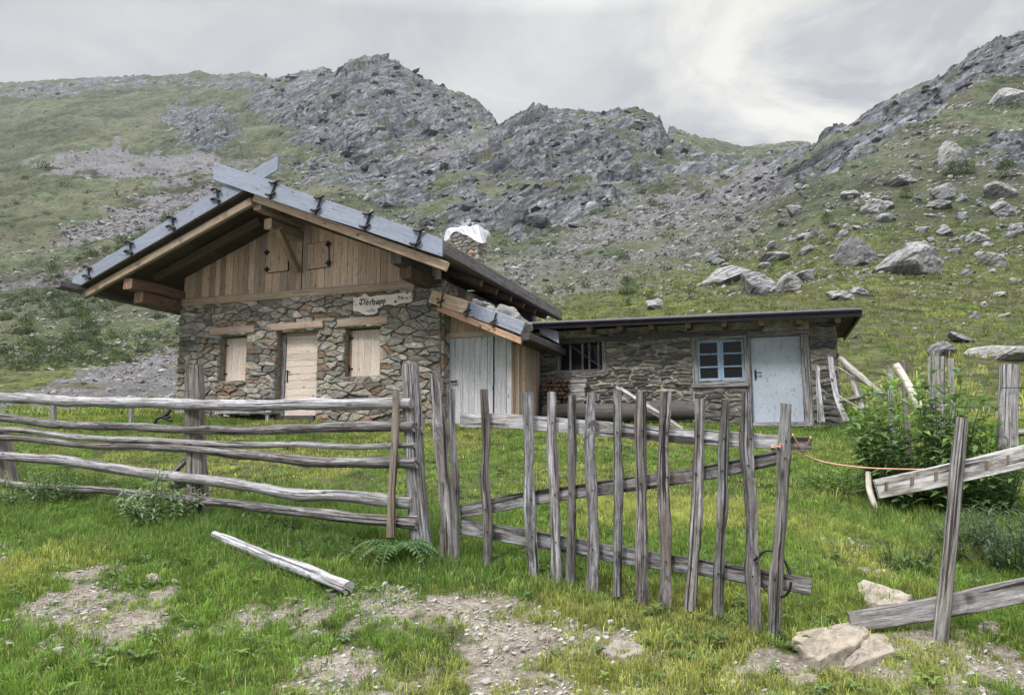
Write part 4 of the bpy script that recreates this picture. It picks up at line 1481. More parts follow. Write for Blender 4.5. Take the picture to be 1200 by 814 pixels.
sb = thing('name_board', sgn(600, 330, .10), 'pale wooden name board with black blackletter writing nailed under the gable', 'sign')
mb = MB()
ol = [(133, 232), (200, 222), (262, 212), (285, 180), (310, 158), (345, 185), (392, 215), (455, 205), (520, 190), (600, 186), (700, 180), (830, 165), (940, 143), (1035, 128), (1046, 200), (1046, 282), (992, 306), (900, 312), (840, 322), (780, 352), (735, 340), (680, 330), (612, 342), (560, 372), (500, 402), (511, 440), (490, 468), (440, 490), (330, 497), (262, 468), (200, 437), (133, 432)]
mb.prism([sgn(x, y, .085) for x, y in ol], SV * .035, (1.3, 1.3, 1.34))
mb.build('board', M['shutter'], sb)
NIB = (11, -15)


def stroke(mb, pts, nib=NIB, s=.1225):
    for i in range(len(pts) - 1):
        (x0, y0), (x1, y1) = pts[i], pts[i + 1]
        q = [(x0 - nib[0], y0 - nib[1]), (x0 + nib[0], y0 + nib[1]), (x1 + nib[0], y1 + nib[1]), (x1 - nib[0], y1 - nib[1])]
        mb.prism([sgn(x, y, s) for x, y in q], SV * .004)


mb = MB()
V_ = [[(222, 245), (250, 262), (248, 318)], [(215, 300), (240, 335), (285, 318)], [(285, 250), (300, 262), (296, 322)], [(258, 240), (292, 256)]]
o_ = [[(322, 285), (322, 325), (340, 335)], [(330, 275), (352, 290), (352, 322)], [(320, 242), (324, 250)], [(348, 238), (352, 246)]]
r2 = [[(380, 275), (384, 288), (384, 325), (394, 332)], [(386, 285), (402, 272), (408, 284)]]
h_ = [[(424, 232), (426, 322), (434, 330)], [(428, 282), (448, 272), (456, 285), (454, 335), (440, 348)]]
a_ = [[(480, 282), (482, 320), (492, 328), (506, 318)], [(486, 274), (508, 270), (510, 318), (518, 326)]]
p_ = [[(534, 262), (538, 275), (538, 352)], [(540, 276), (556, 262), (566, 275), (566, 308), (544, 322)]]
for L in (V_, o_, r2, h_, a_, p_, [[(x + 50, y - 6) for x, y in st] for st in p_]):
    for st in L:
        stroke(mb, st, (7, -8))
# the height painted small on the right, and a small emblem below
sm = (3, -4)
for st in [[(810, 228), (822, 215), (826, 230), (808, 258), (830, 256)], [(848, 205), (848, 252)], [(884, 200), (866, 204), (864, 222), (880, 224), (884, 240), (864, 250)], [(906, 196), (892, 222), (896, 244), (908, 240), (906, 222), (894, 224)],
           [(935, 222), (937, 246)], [(937, 226), (950, 218), (952, 242)], [(952, 224), (966, 216), (970, 240)]]:
    stroke(mb, st, sm)
for st in [[(318, 438), (345, 428), (372, 440)], [(385, 420), (400, 440)], [(395, 395), (420, 412), (460, 415)], [(425, 428), (440, 440), (460, 432)]]:
    stroke(mb, st, (4, -4))
for x, y, r in ((160, 330, 9), (780, 285, 20), (830, 205, 11), (960, 150, 16), (990, 140, 9), (1010, 218, 11)):
    mb.prism([sgn(x + r * math.cos(k), y + r * math.sin(k), .1225) for k in [i * 6.283 / 8 for i in range(8)]], SV * .005)
mb.build('writing', M['text'], sb)

# ----------------------------------------------------------------------------
# lean-to of planks against the hut's side
# ----------------------------------------------------------------------------
sQ = -.32
lt0, _ = hp(517, 480, sQ); lt1, lz = hp(600, 495, sQ)
ltz = ZB + .0
lean = thing('plank_lean_to', HL((lt0 + lt1) / 2, sQ - .9, ltz), 'low plank lean-to with a grey wooden door between the stone hut and the annex', 'shed')
zc = lambda u, v: hp(u, v, sQ)[1]
tD0 = hp(527, 430, sQ)[0]; tD1 = hp(578, 430, sQ)[0]
zDt = zc(545, 396)
LQ = 1.75
rl = [hp(507, 352, .22), hp(613, 394, .22)]
mQ = (rl[1][1] - rl[0][1]) / (rl[1][0] - rl[0][0])
zq = lambda t: rl[0][1] + mQ * (t - rl[0][0]) - .08
mb = MB()
mb.box(HL(lt0 + .0, sQ - .02, ltz), TV * (tD0 - lt0 - .01), SV * .10, ZV * (zq(lt0) - ltz - .1), (1.0, 1.0, 1.05))
mb.build('post', M['lean'], lean)
mb = MB()
planks_v(mb, front(sQ - .03), tD0, tD1, lambda t: ltz + .12, lambda t: zDt, .12, .17, .04, 51, (.88, 1.06), .007, 0, .02)
dr = mb.build('door', M['lean'], lean)
mb = MB(); mb.tube([HL(tD0 + .06, sQ + .07, ltz + 1.02), HL(tD0 + .2, sQ + .07, ltz + 1.03)], .022); mb.build('handle', M['iron'], dr)
mb = MB(); planks_v(mb, front(sQ - .03), tD1 + .03, lt1, lambda t: ltz + .08, lambda t: zq(t) - .02, .17, .26, .045, 52, (.9, 1.1), .014, 0, .03); mb.build('front_boards', M['lean'], lean)
mb = MB(); planks_v(mb, front(sQ - .03), tD0 - .0, tD1 + .02, lambda t: zDt + .12, lambda t: zq(t) - .02, .12, .2, .03, 53, (.8, 1.05), .006, 0, .08); mb.build('upper_boards', M['warm'], lean)
mb = MB(); mb.box(HL(tD0, sQ - .02, zDt + .006), TV * (hp(591, 390, sQ)[0] - tD0), SV * .055, ZV * .11, (1.1, 1.1, 1.12)); mb.build('head_beam', M['warm'], lean)
mb = MB()
side = lambda x, z, d: HL(lt1 - .02 + d, sQ - x, z)
planks_v(mb, side, .0, LQ, lambda x: ltz + .05, lambda x: zq(lt1) - .02, .10, .17, .03, 54, (.45, 1.25), .026, .05, .12)
mb.build('side_boards', M['gable'], lean)
mb = MB()
mb.sweep([HL(lt1 + .12, .12, zq(lt1) - .09), HL(lt1 + .12, sQ - LQ, zq(lt1) - .09)], .14, .14, kind='log', seg=10, col=(.9, .85, .8), cap=(1.6, 1.5, 1.4)); mb.build('wall_plate', M['brown'], lean)
# roof deck, rafter and edge logs
te0, te1 = rl[0][0] + .05, hp(616, 395, .22)[0]
mb = MB()
mb.prism([HL(te0, .2, zq(te0)), HL(te1, .2, zq(te1)), HL(te1, sQ - LQ - .2, zq(te1)), HL(te0, sQ - LQ - .2, zq(te0))], ZV * .05, (.7, .65, .6))
mb.build('roof', M['brown'], lean)
mb = MB(); mb.sweep([H3(514, 361, .24), H3(612, 400, .24)], .09, .13, kind='board', rough=.015, col=(.92, .76, .66)); mb.build('rafter', M['warm'], lean)
for (p0, p1, w, mat, c) in (((505, 347), (549, 361), .27, 'warm', (1.15, 1.12, 1.05)), ((547, 361), (580, 373.5), .26, 'barge', (1, 1, 1)), ((577, 371), (613, 385), .25, 'barge', (1.08, 1.08, 1.06))):
    mb = MB(); mb.sweep([H3(*p0, .27), H3(*p1, .27)], .06, w, kind='board', rough=.02, col=c); mb.build('edge_board', M[mat], lean)
for u, v in ((517, 353), (548, 364), (579, 376)):
    t, z = hp(u, v, .33); mb = MB()
    mb.tube([HL(t - .02, .33, z - .14), HL(t, .335, z), HL(t + .04, .32, z + .16)], .016, 6); mb.tube([HL(t - .09, .33, z - .03), HL(t + .07, .34, z + .02)], .018, 6)
    mb.build('clamp', M['iron'], lean)
mb = MB()
t, z = hp(611, 393, .28)
mb.sweep([HL(t + .08, .30, z - .02), HL(t + .08, sQ - LQ - .15, z - .04)], .17, .15, kind='board', rough=.02, col=(.55, .52, .55)); mb.build('gutter', M['dark'], lean)
mb = MB(); mb.box(HL(tD0 - .1, sQ + .05, ltz - .12), TV * .75, SV * .35, ZV * .17, (.75, .8, .55)); mb.build('door_step', M['grey'], lean)

# stones weighing down the lean-to roof
for k, (u, v, w, h, lab) in enumerate(((558, 353, 11, 12, 'small round stone highest on the lean-to roof'), (574, 358, 16, 11, 'grey flat stone second from the top on the lean-to roof'), (589, 361, 18, 16, 'largest pale stone weighing down the lean-to roof'), (603, 366, 13, 10, 'tilted pale stone below the largest one on the lean-to roof'), (614, 379, 15, 18, 'dark stone at the lower edge of the lean-to roof'))):
    s_ = (.0, -.15, -.1, -.15, .05)[k]
    t, z = hp(u, v, s_); kk = 15 / FPX
    p, f = rock_shape(310 + k, 3, 10, .10, .62)
    zt = zq(t) + .04
    p = p / np.abs(p).max(0)
    tot = max(.16, z + h * kk * .5 - zt)
    base = HL(t, s_, zt)
    mb = MB()
    c = (.9, .88, .85) if k != 4 else (.6, .6, .6)
    mb.add([base + Vector((q[0] * max(w * kk * .55, tot * .5), q[1] * w * kk * .6, (q[2] + .9) * tot * .53)) for q in p], [tuple(x) for x in f], [[(0, 0)] * 3] * len(f), c)
    o = mb.build('roof_stone', M['rock'], None, base); tag(o, lab, 'stone', 'stones on the lean-to roof')

# ----------------------------------------------------------------------------
# low stone annex on the right
# ----------------------------------------------------------------------------
sX = -2.25
xt0 = tR + .25
xt1, xzb = hp(985, 494, sX)
XZ = xzb - .12
annex = thing('stone_annex', HL((xt0 + xt1) / 2, sX - 1.8, XZ), 'low dry stone annex with a dark flat roof edge and a chipped pale blue door', 'outbuilding')
WA = prect(813, 876, 393, 450, sX)
DA = prect(876, 947, 388, 496, sX)
BA = prect(653, 710, 396, 437, sX)
zXt = hp(985, 376, sX)[1]
fx = front(sX)
DA = (WA[1] + .0, DA[1], DA[2], DA[3])
holesX = [WA, DA, BA]
mb = MB()
mortar = (.33, .305, .26)
wall_core(mb, fx, xt0, xt1 - .01, XZ - .3, zXt + .1, holesX, .4, mortar)
tWm = hp(800, 430, sX)[0]
masonry(mb, fx, xt0, WA[0], XZ - .1, zXt, [BA], .32, .082, STONES_ANNEX, 61, .014, (.004, .07), .48)
masonry(mb, fx, WA[0] + .0, DA[0] - .01, XZ - .1, WA[2] - .06, [], .42, .12, STONES_ANNEX, 62, .010, (.012, .05), .45)
masonry(mb, fx, DA[1] + .0, xt1 + .01, XZ - .1, zXt, [], .42, .11, STONES_ANNEX, 63, .008, (.02, .07), .42)
sdx = lambda x, z, d: HL(xt1 + d, sX - x, z)
wall_core(mb, sdx, .02, 3.6, XZ - .3, zXt + .1, [], .35, mortar)
masonry(mb, sdx, 0, 3.6, XZ - .1, zXt, [], .4, .11, STONES_ANNEX, 64, .008, (.01, .06), .42)
mb.box(HL(xt0, sX - 3.6, XZ - .3), TV * (xt1 - xt0), -SV * .3, ZV * (zXt - XZ + .5), (.2, .19, .17))
mb.build('wall', M['wall'], annex)
# dark beam along the wall head
mb = MB(); a = hp(706, 391, sX + .05); 
mb.box(HL(xt0 + .3, sX - .05, zXt - .19), TV * (DA[0] - xt0 + .0), SV * .10, ZV * .12, (.9, .9, .9))
mb.build('wall_head_beam', M['dark'], annex)
# roof
sE = sX + .62
ra, rbp = hp(622, 381, sE), hp(1008, 366, sE)
zRa, zRb = ra[1], rbp[1]
zx = lambda t: zRa + (zRb - zRa) * (t - ra[0]) / (rbp[0] - ra[0])
ra = (xt0 - .15, zx(xt0 - .15)) if ra[0] > xt0 - .15 else ra
mb = MB()
tz = lambda t, s, o: HL(t, s, zx(t) + o + (sE - s) * .03)
def slab(mb, t0, t1, s0, s1, o0, o1, col):
    vs = [tz(t, s, o) for o in (o0, o1) for (t, s) in ((t0, s0), (t1, s0), (t1, s1), (t0, s1))]
    fs = [(3, 2, 1, 0), (4, 5, 6, 7), (0, 1, 5, 4), (1, 2, 6, 5), (2, 3, 7, 6), (3, 0, 4, 7)]
    mb.add(vs, fs, None, col)
slab(mb, ra[0], rbp[0] - .02, sE - .02, sX - 4.0, .0, .05, (.8, .75, .7))
mb.build('roof', M['underside'], annex)
mb = MB()
slab(mb, ra[0] - .02, rbp[0], sE + .02, sX - 4.05, .053, .075, (1, 1, 1))
slab(mb, ra[0] - .02, rbp[0] + .005, sE + .05, sE + .0, -.075, .085, (1.15, 1.1, 1.2))
slab(mb, rbp[0] - .01, rbp[0] + .03, sE + .03, sX - 4.0, -.07, .10, (1, 1, 1))
mb.build('roof_edging', M['fascia'], annex)
mb = MB()
gl = [HL(ra[0], sE + .10, zx(ra[0]) + .03), HL((ra[0] + rbp[0]) / 2, sE + .10, zx((ra[0] + rbp[0]) / 2) + .03), HL(rbp[0] + .02, sE + .10, zx(rbp[0]) + .03)]
mb.sweep(gl, .10, .09, kind='log', seg=8, step=.4, rough=0, col=(.8, .75, .95)); mb.build('gutter', M['fascia'], annex)
for u in (690, 726, 763, 806, 848, 892, 936, 982):
    t, _ = hp(u, 376, sX + .42)
    mb = MB(); mb.sweep([HL(t, sX + .44, zx(t) - .085), HL(t, sX - .3, zx(t) - .075)], .11, .125, kind='board', rough=.02, col=(.9, .85, .75), cap=(2.6, 2.4, 2.0)); mb.build('rafter', M['brown'], annex)
slabm = MB()
# pale sheet-metal piece where the two roofs meet
slabm.prism([H3(630, 383, sX + .5), H3(654, 388, sX + .5), H3(655, 402, sX + .5), H3(634, 391, sX + .5)], -SV * .02, (1.2, 1.2, 1.2)); slabm.build('flashing', M['barge'], annex)

# six-pane window
def glass():
    m, n, l, b = new_mat('dark_window_glass')
    b.inputs['Base Color'].default_value = (.012, .013, .016, 1)
    b.inputs['Roughness'].default_value = .08
    b.inputs['Specular IOR Level'].default_value = .22
    return m


M['glass'] = glass()
M['bluepaint'] = wood('faded_blue_paint', (.32, .47, .66), (.24, .35, .50), (.34, .40, .46), crack=.2, bump=.1)
mb = MB()
a, b, c, d = WA
fw = .09
g = .002
for (x0_, x1_, y0_, y1_) in ((a, a + fw, c, d), (b - fw, b, c, d), (a + fw + g, b - fw - g, d - fw, d), (a + fw + g, b - fw - g, c, c + fw * .9)):
    mb.box(HL(x0_, sX - .12, y0_), TV * (x1_ - x0_), SV * .15, ZV * (y1_ - y0_), (.85, .85, .85))
win = mb.build('window', M['grey'], annex)
mb = MB()
a, b, c, d = a + fw, b - fw, c + fw * .9, d - fw
m0, bw = (a + b) / 2, .045
for (x0_, x1_) in ((a, a + bw), (m0 - .06, m0 - .002), (m0 + .002, m0 + .06), (b - bw, b)):
    mb.box(HL(x0_, sX - .08, c), TV * (x1_ - x0_), SV * .05, ZV * (d - c), (1, 1, 1))
for (x0_, x1_) in ((a + bw, m0 - .06), (m0 + .06, b - bw)):
    for f, hh in ((0, .05), (1 / 3, .03), (2 / 3, .03), (1, .045)):
        z = c + (d - c - hh) * f
        mb.box(HL(x0_ + .001, sX - .078, z), TV * (x1_ - x0_ - .002), SV * .044, ZV * hh, (1, 1, 1))
mb.build('sash', M['bluepaint'], win)
mb = MB(); mb.box(HL(a, sX - .075, c), TV * (b - a), SV * .006, ZV * (d - c)); mb.build('pane', M['glass'], win)
mb = MB(); mb.box(HL(a + .09, sX - .12, c + .02), TV * .35, SV * .02, ZV * .06, (1.6, 1.5, 1.3)); mb.box(HL(a, sX - .5, c - .1), TV * (b - a), SV * .02, ZV * (d - c + .2), (.1, .1, .1)); mb.build('sill_clutter_and_dark_sheet', M['warm'], win)  # clutter, then a near-black sheet standing in for the dim room
mb = MB(); mb.box(HL(WA[0] - .04, sX - .1, WA[2] - .055), TV * (WA[1] - WA[0] + .03), SV * .17, ZV * .05, (.8, .78, .76)); mb.build('sill', M['grey'], win)

# pale chipped door
def chipped():
    m, n, l, b = new_mat('chipped_white_blue_paint')
    pos = n.new('ShaderNodeTexCoord').outputs['Object']
    a = noise(n, l, pos, 2.2, 6, .65, .3)
    colr = mixc(n, l, rmp(n, l, a, [(.35, 0), (.65, 1)]), (.33, .39, .48), (.42, .475, .57))
    ch = noise(n, l, pos, 17, 8, .8, .2, (1, 1, .6))
    sepz = n.new('ShaderNodeSeparateXYZ'); l.new(pos, sepz.inputs[0])
    colr = mixc(n, l, rmp(n, l, ch, [(.565, 0), (.60, .85)]), colr, (.22, .18, .15))
    st = noise(n, l, pos, 3, 5, .6, .2, (9, 9, .5))
    colr = mixc(n, l, rmp(n, l, st, [(.52, 0), (.72, .5)]), colr, (.42, .40, .38))
    l.new(colr, b.inputs['Base Color']); b.inputs['Roughness'].default_value = .7
    bp = N(n, 'ShaderNodeBump', i_Strength=.3, i_Distance=.01); l.new(ch, bp.inputs['Height']); l.new(bp.outputs[0], b.inputs['Normal'])
    return m


M['chip'] = chipped()
a, b, c, d = DA
fa = hp(880.5, 440, sX)[0]; fb_ = hp(940, 440, sX)[0]
mb = MB()
mb.box(HL(a + .004, sX - .12, c), TV * (fa - a - .008), SV * .17, ZV * (d - c - .1), (.8, .8, .82))
mb.box(HL(fb_ + .006, sX - .12, c), TV * (b - fb_ - .008), SV * .17, ZV * (d - c - .1), (.8, .8, .82))
mb.box(HL(a + .004, sX - .12, d - .098), TV * (b - a - .008), SV * .18, ZV * .097, (.75, .75, .76))
fr = mb.build('door_frame', M['grey'], annex)
mb = MB()
mb.box(HL(fa + .003, sX - .10, c + .03), TV * (fb_ - fa - .004), SV * .05, ZV * (d - c - .135))
dr = mb.build('door', M['chip'], annex)
mb = MB()
z = c + .95
mb.box(HL(fa + .06, sX - .05, z - .06), TV * .04, SV * .012, ZV * .2); mb.tube([HL(fa + .08, sX - .04, z + .08), HL(fa + .08, sX + .01, z + .08), HL(fa + .2, sX + .01, z + .075)], .011)
mb.build('handle', M['iron'], dr)
mb = MB(); mb.box(HL(a, sX - .1, c - .06), TV * (b - a), SV * .28, ZV * .085, (.9, .9, .95)); mb.build('door_sill', M['grey'], annex)

# barred window
a, b, c, d = BA
mb = MB()
mb.box(HL(b - .085, sX - .1, c), TV * .083, SV * .13, ZV * (d - c), (.8, .8, .8))
mb.box(HL(a, sX - .1, c), TV * .07, SV * .13, ZV * (d - c), (.6, .6, .6))
mb.box(HL(a + .072, sX - .1, c), TV * (b - a - .16), SV * .12, ZV * .07, (.7, .68, .66))
mb.box(HL(a + .072, sX - .1, d - .06), TV * (b - a - .16), SV * .12, ZV * .06, (.5, .5, .5))
bw_ = mb.build('window', M['grey'], annex)
mb = MB()
for f in (.25, .5, .64, .82):
    mb.box(HL(a + (b - a) * f, sX - .06, c + .07), TV * .032, SV * .03, ZV * (d - c - .13), (.75, .75, .75))
mb.sweep([HL(a + .3, sX - .02, d - .15), HL(b - .12, sX - .02, c + .12)], .02, .02, kind='board', col=(.5, .5, .5))
mb.build('bars', M['grey'], bw_)
mb = MB(); mb.box(HL(a + .06, sX - .2, c + .03), TV * (b - a - .12), SV * .01, ZV * (d - c - .05)); mb.build('pane', M['glass'], bw_)
# ----------------------------------------------------------------------------
# boulders of the slopes, each a thing of its own
# ----------------------------------------------------------------------------
BL = [
    (1075, 322, 84, 44, 'largest pale boulder on the right slope, flat faced and cracked, sitting on the grass', 401, {'rot': .2, 'lo': .72, 'planes': 11}),
    (1008, 312, 52, 36, 'dark ribbed boulder close to the left of the largest pale boulder', 402, {'tint': (.72, .72, .74), 'lo': .68}),
    (895, 346, 38, 30, 'striped boulder leaning at the left of a cluster of three above the annex roof', 403, {'tint': (.82, .83, .85), 'lean': -.35}),
    (927, 342, 32, 26, 'middle boulder with a bright top in the cluster of three above the annex roof', 404, {'lean': .2}),
    (944, 330, 28, 17, 'smooth grey boulder at the upper right of the cluster above the annex roof', 405, {'tint': (.88, .88, .92)}),
    (853, 334, 52, 28, 'long slanted slab boulder left of the cluster above the annex roof', 406, {'lean': .9, 'lo': .7}),
    (1120, 201, 36, 40, 'tall pointed pale boulder standing high on the right slope', 407, {'tint': (1.15, 1.15, 1.14), 'lo': .8, 'planes': 9, 'lean': .15}),
    (1057, 219, 42, 18, 'tilted flat slab with a shadowed end below the pointed boulder', 408, {'lean': 1.0}),
    (1168, 312, 38, 22, 'pale stepped boulder right of the largest one on the slope', 409, {'tint': (1.05, 1.05, 1.0)}),
    (1110, 420, 34, 21, 'dark rounded boulder in the grass behind the weathered fence posts', 410, {'tint': (.62, .62, .66), 'lo': .78}),
    (1187, 423, 84, 20, 'broad flat pale outcrop lying in the grass at the right edge', 411, {'tint': (1.05, 1.03, .98), 'lo': .8, 'sink': .7}),
    (1190, 120, 44, 22, 'bright slab boulder at the right edge near the skyline', 412, {'tint': (1.25, 1.25, 1.25), 'lo': .78}),
    (1176, 232, 40, 25, 'rounded layered boulder high at the right edge', 413, {'tint': (.9, .9, .92)}),
    (1180, 254, 38, 19, 'banded low boulder just below the layered one at the right edge', 414, {'tint': (.95, .95, .98)}),
    (1108, 236, 32, 24, 'jumbled grey boulder below the tall pointed one', 415, {}),
    (1105, 245, 34, 11, 'low flat boulder under the jumbled grey one', 416, {}),
    (1035, 247, 34, 20, 'bright broken boulder in the middle of the right slope', 417, {'tint': (1.1, 1.1, 1.1)}),
    (1024, 250, 28, 14, 'smooth round backed boulder below the bright broken one', 418, {'lo': .8}),
    (1041, 262, 24, 13, 'small bluish boulder under the smooth round backed one', 419, {'tint': (.9, .93, 1.0)}),
    (1000, 234, 28, 15, 'pale low boulder on the slope left of the bright broken one', 420, {'tint': (1.05, 1.05, 1.05)}),
    (935, 252, 24, 15, 'grey boulder alone where grass meets rubble on the slope', 421, {'tint': (.85, .85, .88)}),
    (838, 309, 22, 18, 'dark cracked boulder above the long slanted slab', 422, {'tint': (.7, .7, .73)}),
    (912, 308, 40, 12, 'low bright outcrop above the cluster of three boulders', 423, {'tint': (1.1, 1.1, 1.08)}),
    (990, 352, 32, 13, 'long weathered rock lying on the grass just above the annex roof corner', 424, {'tint': (1, .98, .95), 'lean': -.4}),
    (1008, 346, 26, 9, 'thin bluish rock lying uphill of the annex roof corner', 425, {'tint': (1, 1, 1.08), 'lean': -.4}),
    (1134, 402, 26, 13, 'streaked bluish rock above the dark rounded boulder', 426, {'tint': (.85, .86, .98), 'lean': -.9}),
    (768, 364, 24, 12, 'small grey boulder peeping over the left half of the annex roof', 427, {}),
    (1195, 276, 20, 16, 'pale boulder cut by the right edge of the view at mid slope', 428, {'tint': (1.1, 1.1, 1.1)}),
    (1148, 285, 26, 15, 'grey boulder with two steps above the pale stepped one', 429, {}),
    (1110, 278, 22, 14, 'lone grey boulder between the largest boulder and the jumbled one', 430, {}),
    (628, 266, 40, 20, 'dark crag block in the rubble above the chimney', 431, {'tint': (.5, .5, .54), 'lo': .7}),
    (606, 262, 34, 26, 'dark pointed crag block left of the other one above the chimney', 432, {'tint': (.55, .56, .6)}),
]
for (u, v, w, h, lab, sd, kw) in BL:
    boulder(u, v, w, h, lab, sd, group='boulders on the slopes', **kw)
r_ = random.Random(77)
PROTO = []
for k in range(135):
    u = r_.uniform(840, 1200); v = r_.uniform(150, 395) if k < 90 else r_.uniform(170, 300)
    if v < 500 - u * .36 or (u < 1000 and v > 345):
        continue
    w = r_.uniform(5, 15) * (1.15 if v > 250 else .9)
    tn = r_.uniform(.65, 1.08)
    boulder(u, v, w, w * r_.uniform(.4, .75), 'small grey stone half sunk in the grass of the right slope', 500 + k, group='small stones on the right slope', tint=(tn, tn, tn * 1.02), rot=r_.uniform(-.6, .6), sub=3, sink=.35, lean=r_.uniform(-.5, .5), name='slope_stone')

# rubble and scree nobody could count
_V = [rock_shape(900 + k, 1, 10, .05, .6) for k in range(8)]


def scatter_rocks(name, P, size, flat, tint, label, mat, seed, elong=1.0):
    r = np.random.default_rng(seed)
    n = len(P)
    vs, fs, cs = [], [], []
    off = 0
    kinds = r.integers(0, len(_V), n)
    for k in range(len(_V)):
        idx = np.nonzero(kinds == k)[0]
        if not len(idx):
            continue
        p, f = _V[k]
        s = size[idx][:, None]
        ax = s * r.uniform(.8, 1.35, (len(idx), 3)) * np.array([elong, 1, 1])
        ax[:, 2] *= flat * r.uniform(.7, 1.4, len(idx))
        q = p[None] * ax[:, None, :]
        # dip of the strata, then a free turn about the vertical
        b = r.normal(-.35, .3, len(idx))
        x = q[:, :, 0] * np.cos(b)[:, None] + q[:, :, 2] * np.sin(b)[:, None]
        z = -q[:, :, 0] * np.sin(b)[:, None] + q[:, :, 2] * np.cos(b)[:, None]
        a = r.uniform(-.7, .7, len(idx))
        y = q[:, :, 1]
        x2 = x * np.cos(a)[:, None] - y * np.sin(a)[:, None]
        y2 = x * np.sin(a)[:, None] + y * np.cos(a)[:, None]
        V = np.stack([x2, y2, z], -1) + P[idx][:, None, :]
        vs.append(V.reshape(-1, 3))
        m = p.shape[0]
        F = f[None] + (np.arange(len(idx)) * m)[:, None, None] + off
        fs.append(F.reshape(-1, 3))
        off += m * len(idx)
        t = tint[idx]
        cs.append(np.repeat(np.concatenate([t, np.ones((len(idx), 1))], 1), m, 0))
    F = np.concatenate(fs)
    o = np_mesh(name, np.concatenate(vs), np.full(len(F), 3), F.ravel(), np.concatenate(cs), mat)
    return tag(o, label, kind='stuff')


M['rub'] = rock_mat('rubble_rock', (.175, .178, .188), (.035, .036, .042), .5, 'World', (1, 1, 3), .5)
M['scree'] = rock_mat('scree_rock', (.27, .262, .262), (.10, .098, .10), .6, 'World', (1, 1, 2), .3)


def pick(n, prob, rng):
    """random cells of the ground sheet, spread evenly over the picture, kept with probability prob"""
    i = rng.integers(5, nu - 5, n)
    u = rng.uniform(-40, 1240, n)
    i = np.clip(np.searchsorted(UG, u), 0, nu - 1)
    # even in height in the picture: choose j by the row
    j = rng.integers(0, ny, n)
    dv = np.abs(Vg[i, np.clip(j + 1, 0, ny - 1)] - Vg[i, j])
    keep = rng.random(n) < np.clip(dv * 1.2, 0, 1) * prob(i, j)
    i, j = i[keep], j[keep]
    jit = rng.uniform(-.5, .5, (2, len(i)))
    x = Xg[i, j] + jit[0] * Yg[i, j] / FPX * 1.2
    y = Yg[i, j] * (1 + jit[1] * .008)
    return np.stack([x, y, ground(x, y)], -1), i, j


rg = np.random.default_rng(21)
P, i, j = pick(90000, lambda i, j: (Rk[i, j] > .3) * (Yg[i, j] > 45) * .30, rg)
sz = P[:, 1] / FPX * rg.gamma(2.2, 1.15, len(P)).clip(.8, 9)
sz = np.where(project(P[:, 0], P[:, 1], P[:, 2])[0] < 300, sz * .45, sz)
t = rg.uniform(.55, 1.15, len(P))[:, None] * np.array([1, 1, 1.04])
scatter_rocks('rock_rubble', P, sz, .55, t, 'broken grey rock blocks covering the crags and ridges', M['rub'], 5, 1.5)
P, i, j = pick(420000, lambda i, j: (Sc[i, j] > .25) * (Yg[i, j] > 24) * Sc[i, j] * .55, rg)
sz = P[:, 1] / FPX * rg.gamma(2.0, .75, len(P)).clip(.5, 4.5)
sz = np.where(P[:, 1] > 240, sz * .45, sz)
t = rg.uniform(.75, 1.2, len(P))[:, None] * np.array([1, .98, .98])
print('scree', len(P))
scatter_rocks('scree', P, sz, .6, t, 'pale scree strewn in bands over the slopes', M['scree'], 6)
P, i, j = pick(420000, lambda i, j: (Rk[i, j] < .5) * (Yg[i, j] > 26) * (.10 + .5 * np.clip((brk2[i, j] - .50) * 8, 0, 1)) * (1 - .75 * (Yg[i, j] < 40)) * np.where(Ug[i, j] < 300, np.clip((170 - Yg[i, j]) / 60, .3, .6), 1.0), rg)
sz = P[:, 1] / FPX * rg.gamma(1.9, .75, len(P)).clip(.5, 5)
sz = np.where((project(P[:, 0], P[:, 1], P[:, 2])[0] < 330) & (P[:, 1] > 150), sz * .5, sz)
t = rg.uniform(.8, 1.25, len(P))[:, None] * np.array([1, 1, 1])
print('stones', len(P))
scatter_rocks('scattered_stones', P, sz, .6, t, 'loose pale stones sprinkled over the grassy slopes', M['scree'], 8)

# ----------------------------------------------------------------------------
# rail fence on the left
# ----------------------------------------------------------------------------
def line(u0, Y0, u1, Y1):
    return lambda u: 1 / (1 / Y0 + (u - u0) / (u1 - u0) * (1 / Y1 - 1 / Y0))


LF = line(0, 9.0, 490, 6.2)


def F3(u, v, off=0.0, L=LF):
    return at(u, v, L(u) + off)


def px(n, u, L=LF):
    return n * L(u) / FPX


fence = thing('rail_fence', Vector((F3(240, 600).x, F3(240, 600).y, gz(F3(240, 600).x, F3(240, 600).y))), 'rough fence of six long grey rails on wooden posts left of the gate', 'fence')


def fpost(pu, pv, bu, bv, w, off, col, kind='log', name='post', mat='grey', L=LF, parent=None, sunk=.25, wob=.008, capc=(1.5, 1.5, 1.55), d=1.0):
    a, b = F3(pu, pv, off, L), F3(bu, bv, off, L)
    b = b + (b - a).normalized() * sunk
    mb = MB()
    ww = px(w, bu, L)
    mid = a.lerp(b, .5)
    mb.sweep([b, mid, a], [ww * 1.08, ww, ww * .93], [ww * 1.08 * d, ww * d, ww * .93 * d], up=(0, 1, 0), kind=kind, seg=12, step=.09, wob=wob, rough=.05, col=col, cap=capc)
    return mb.build(name, M[mat], parent)


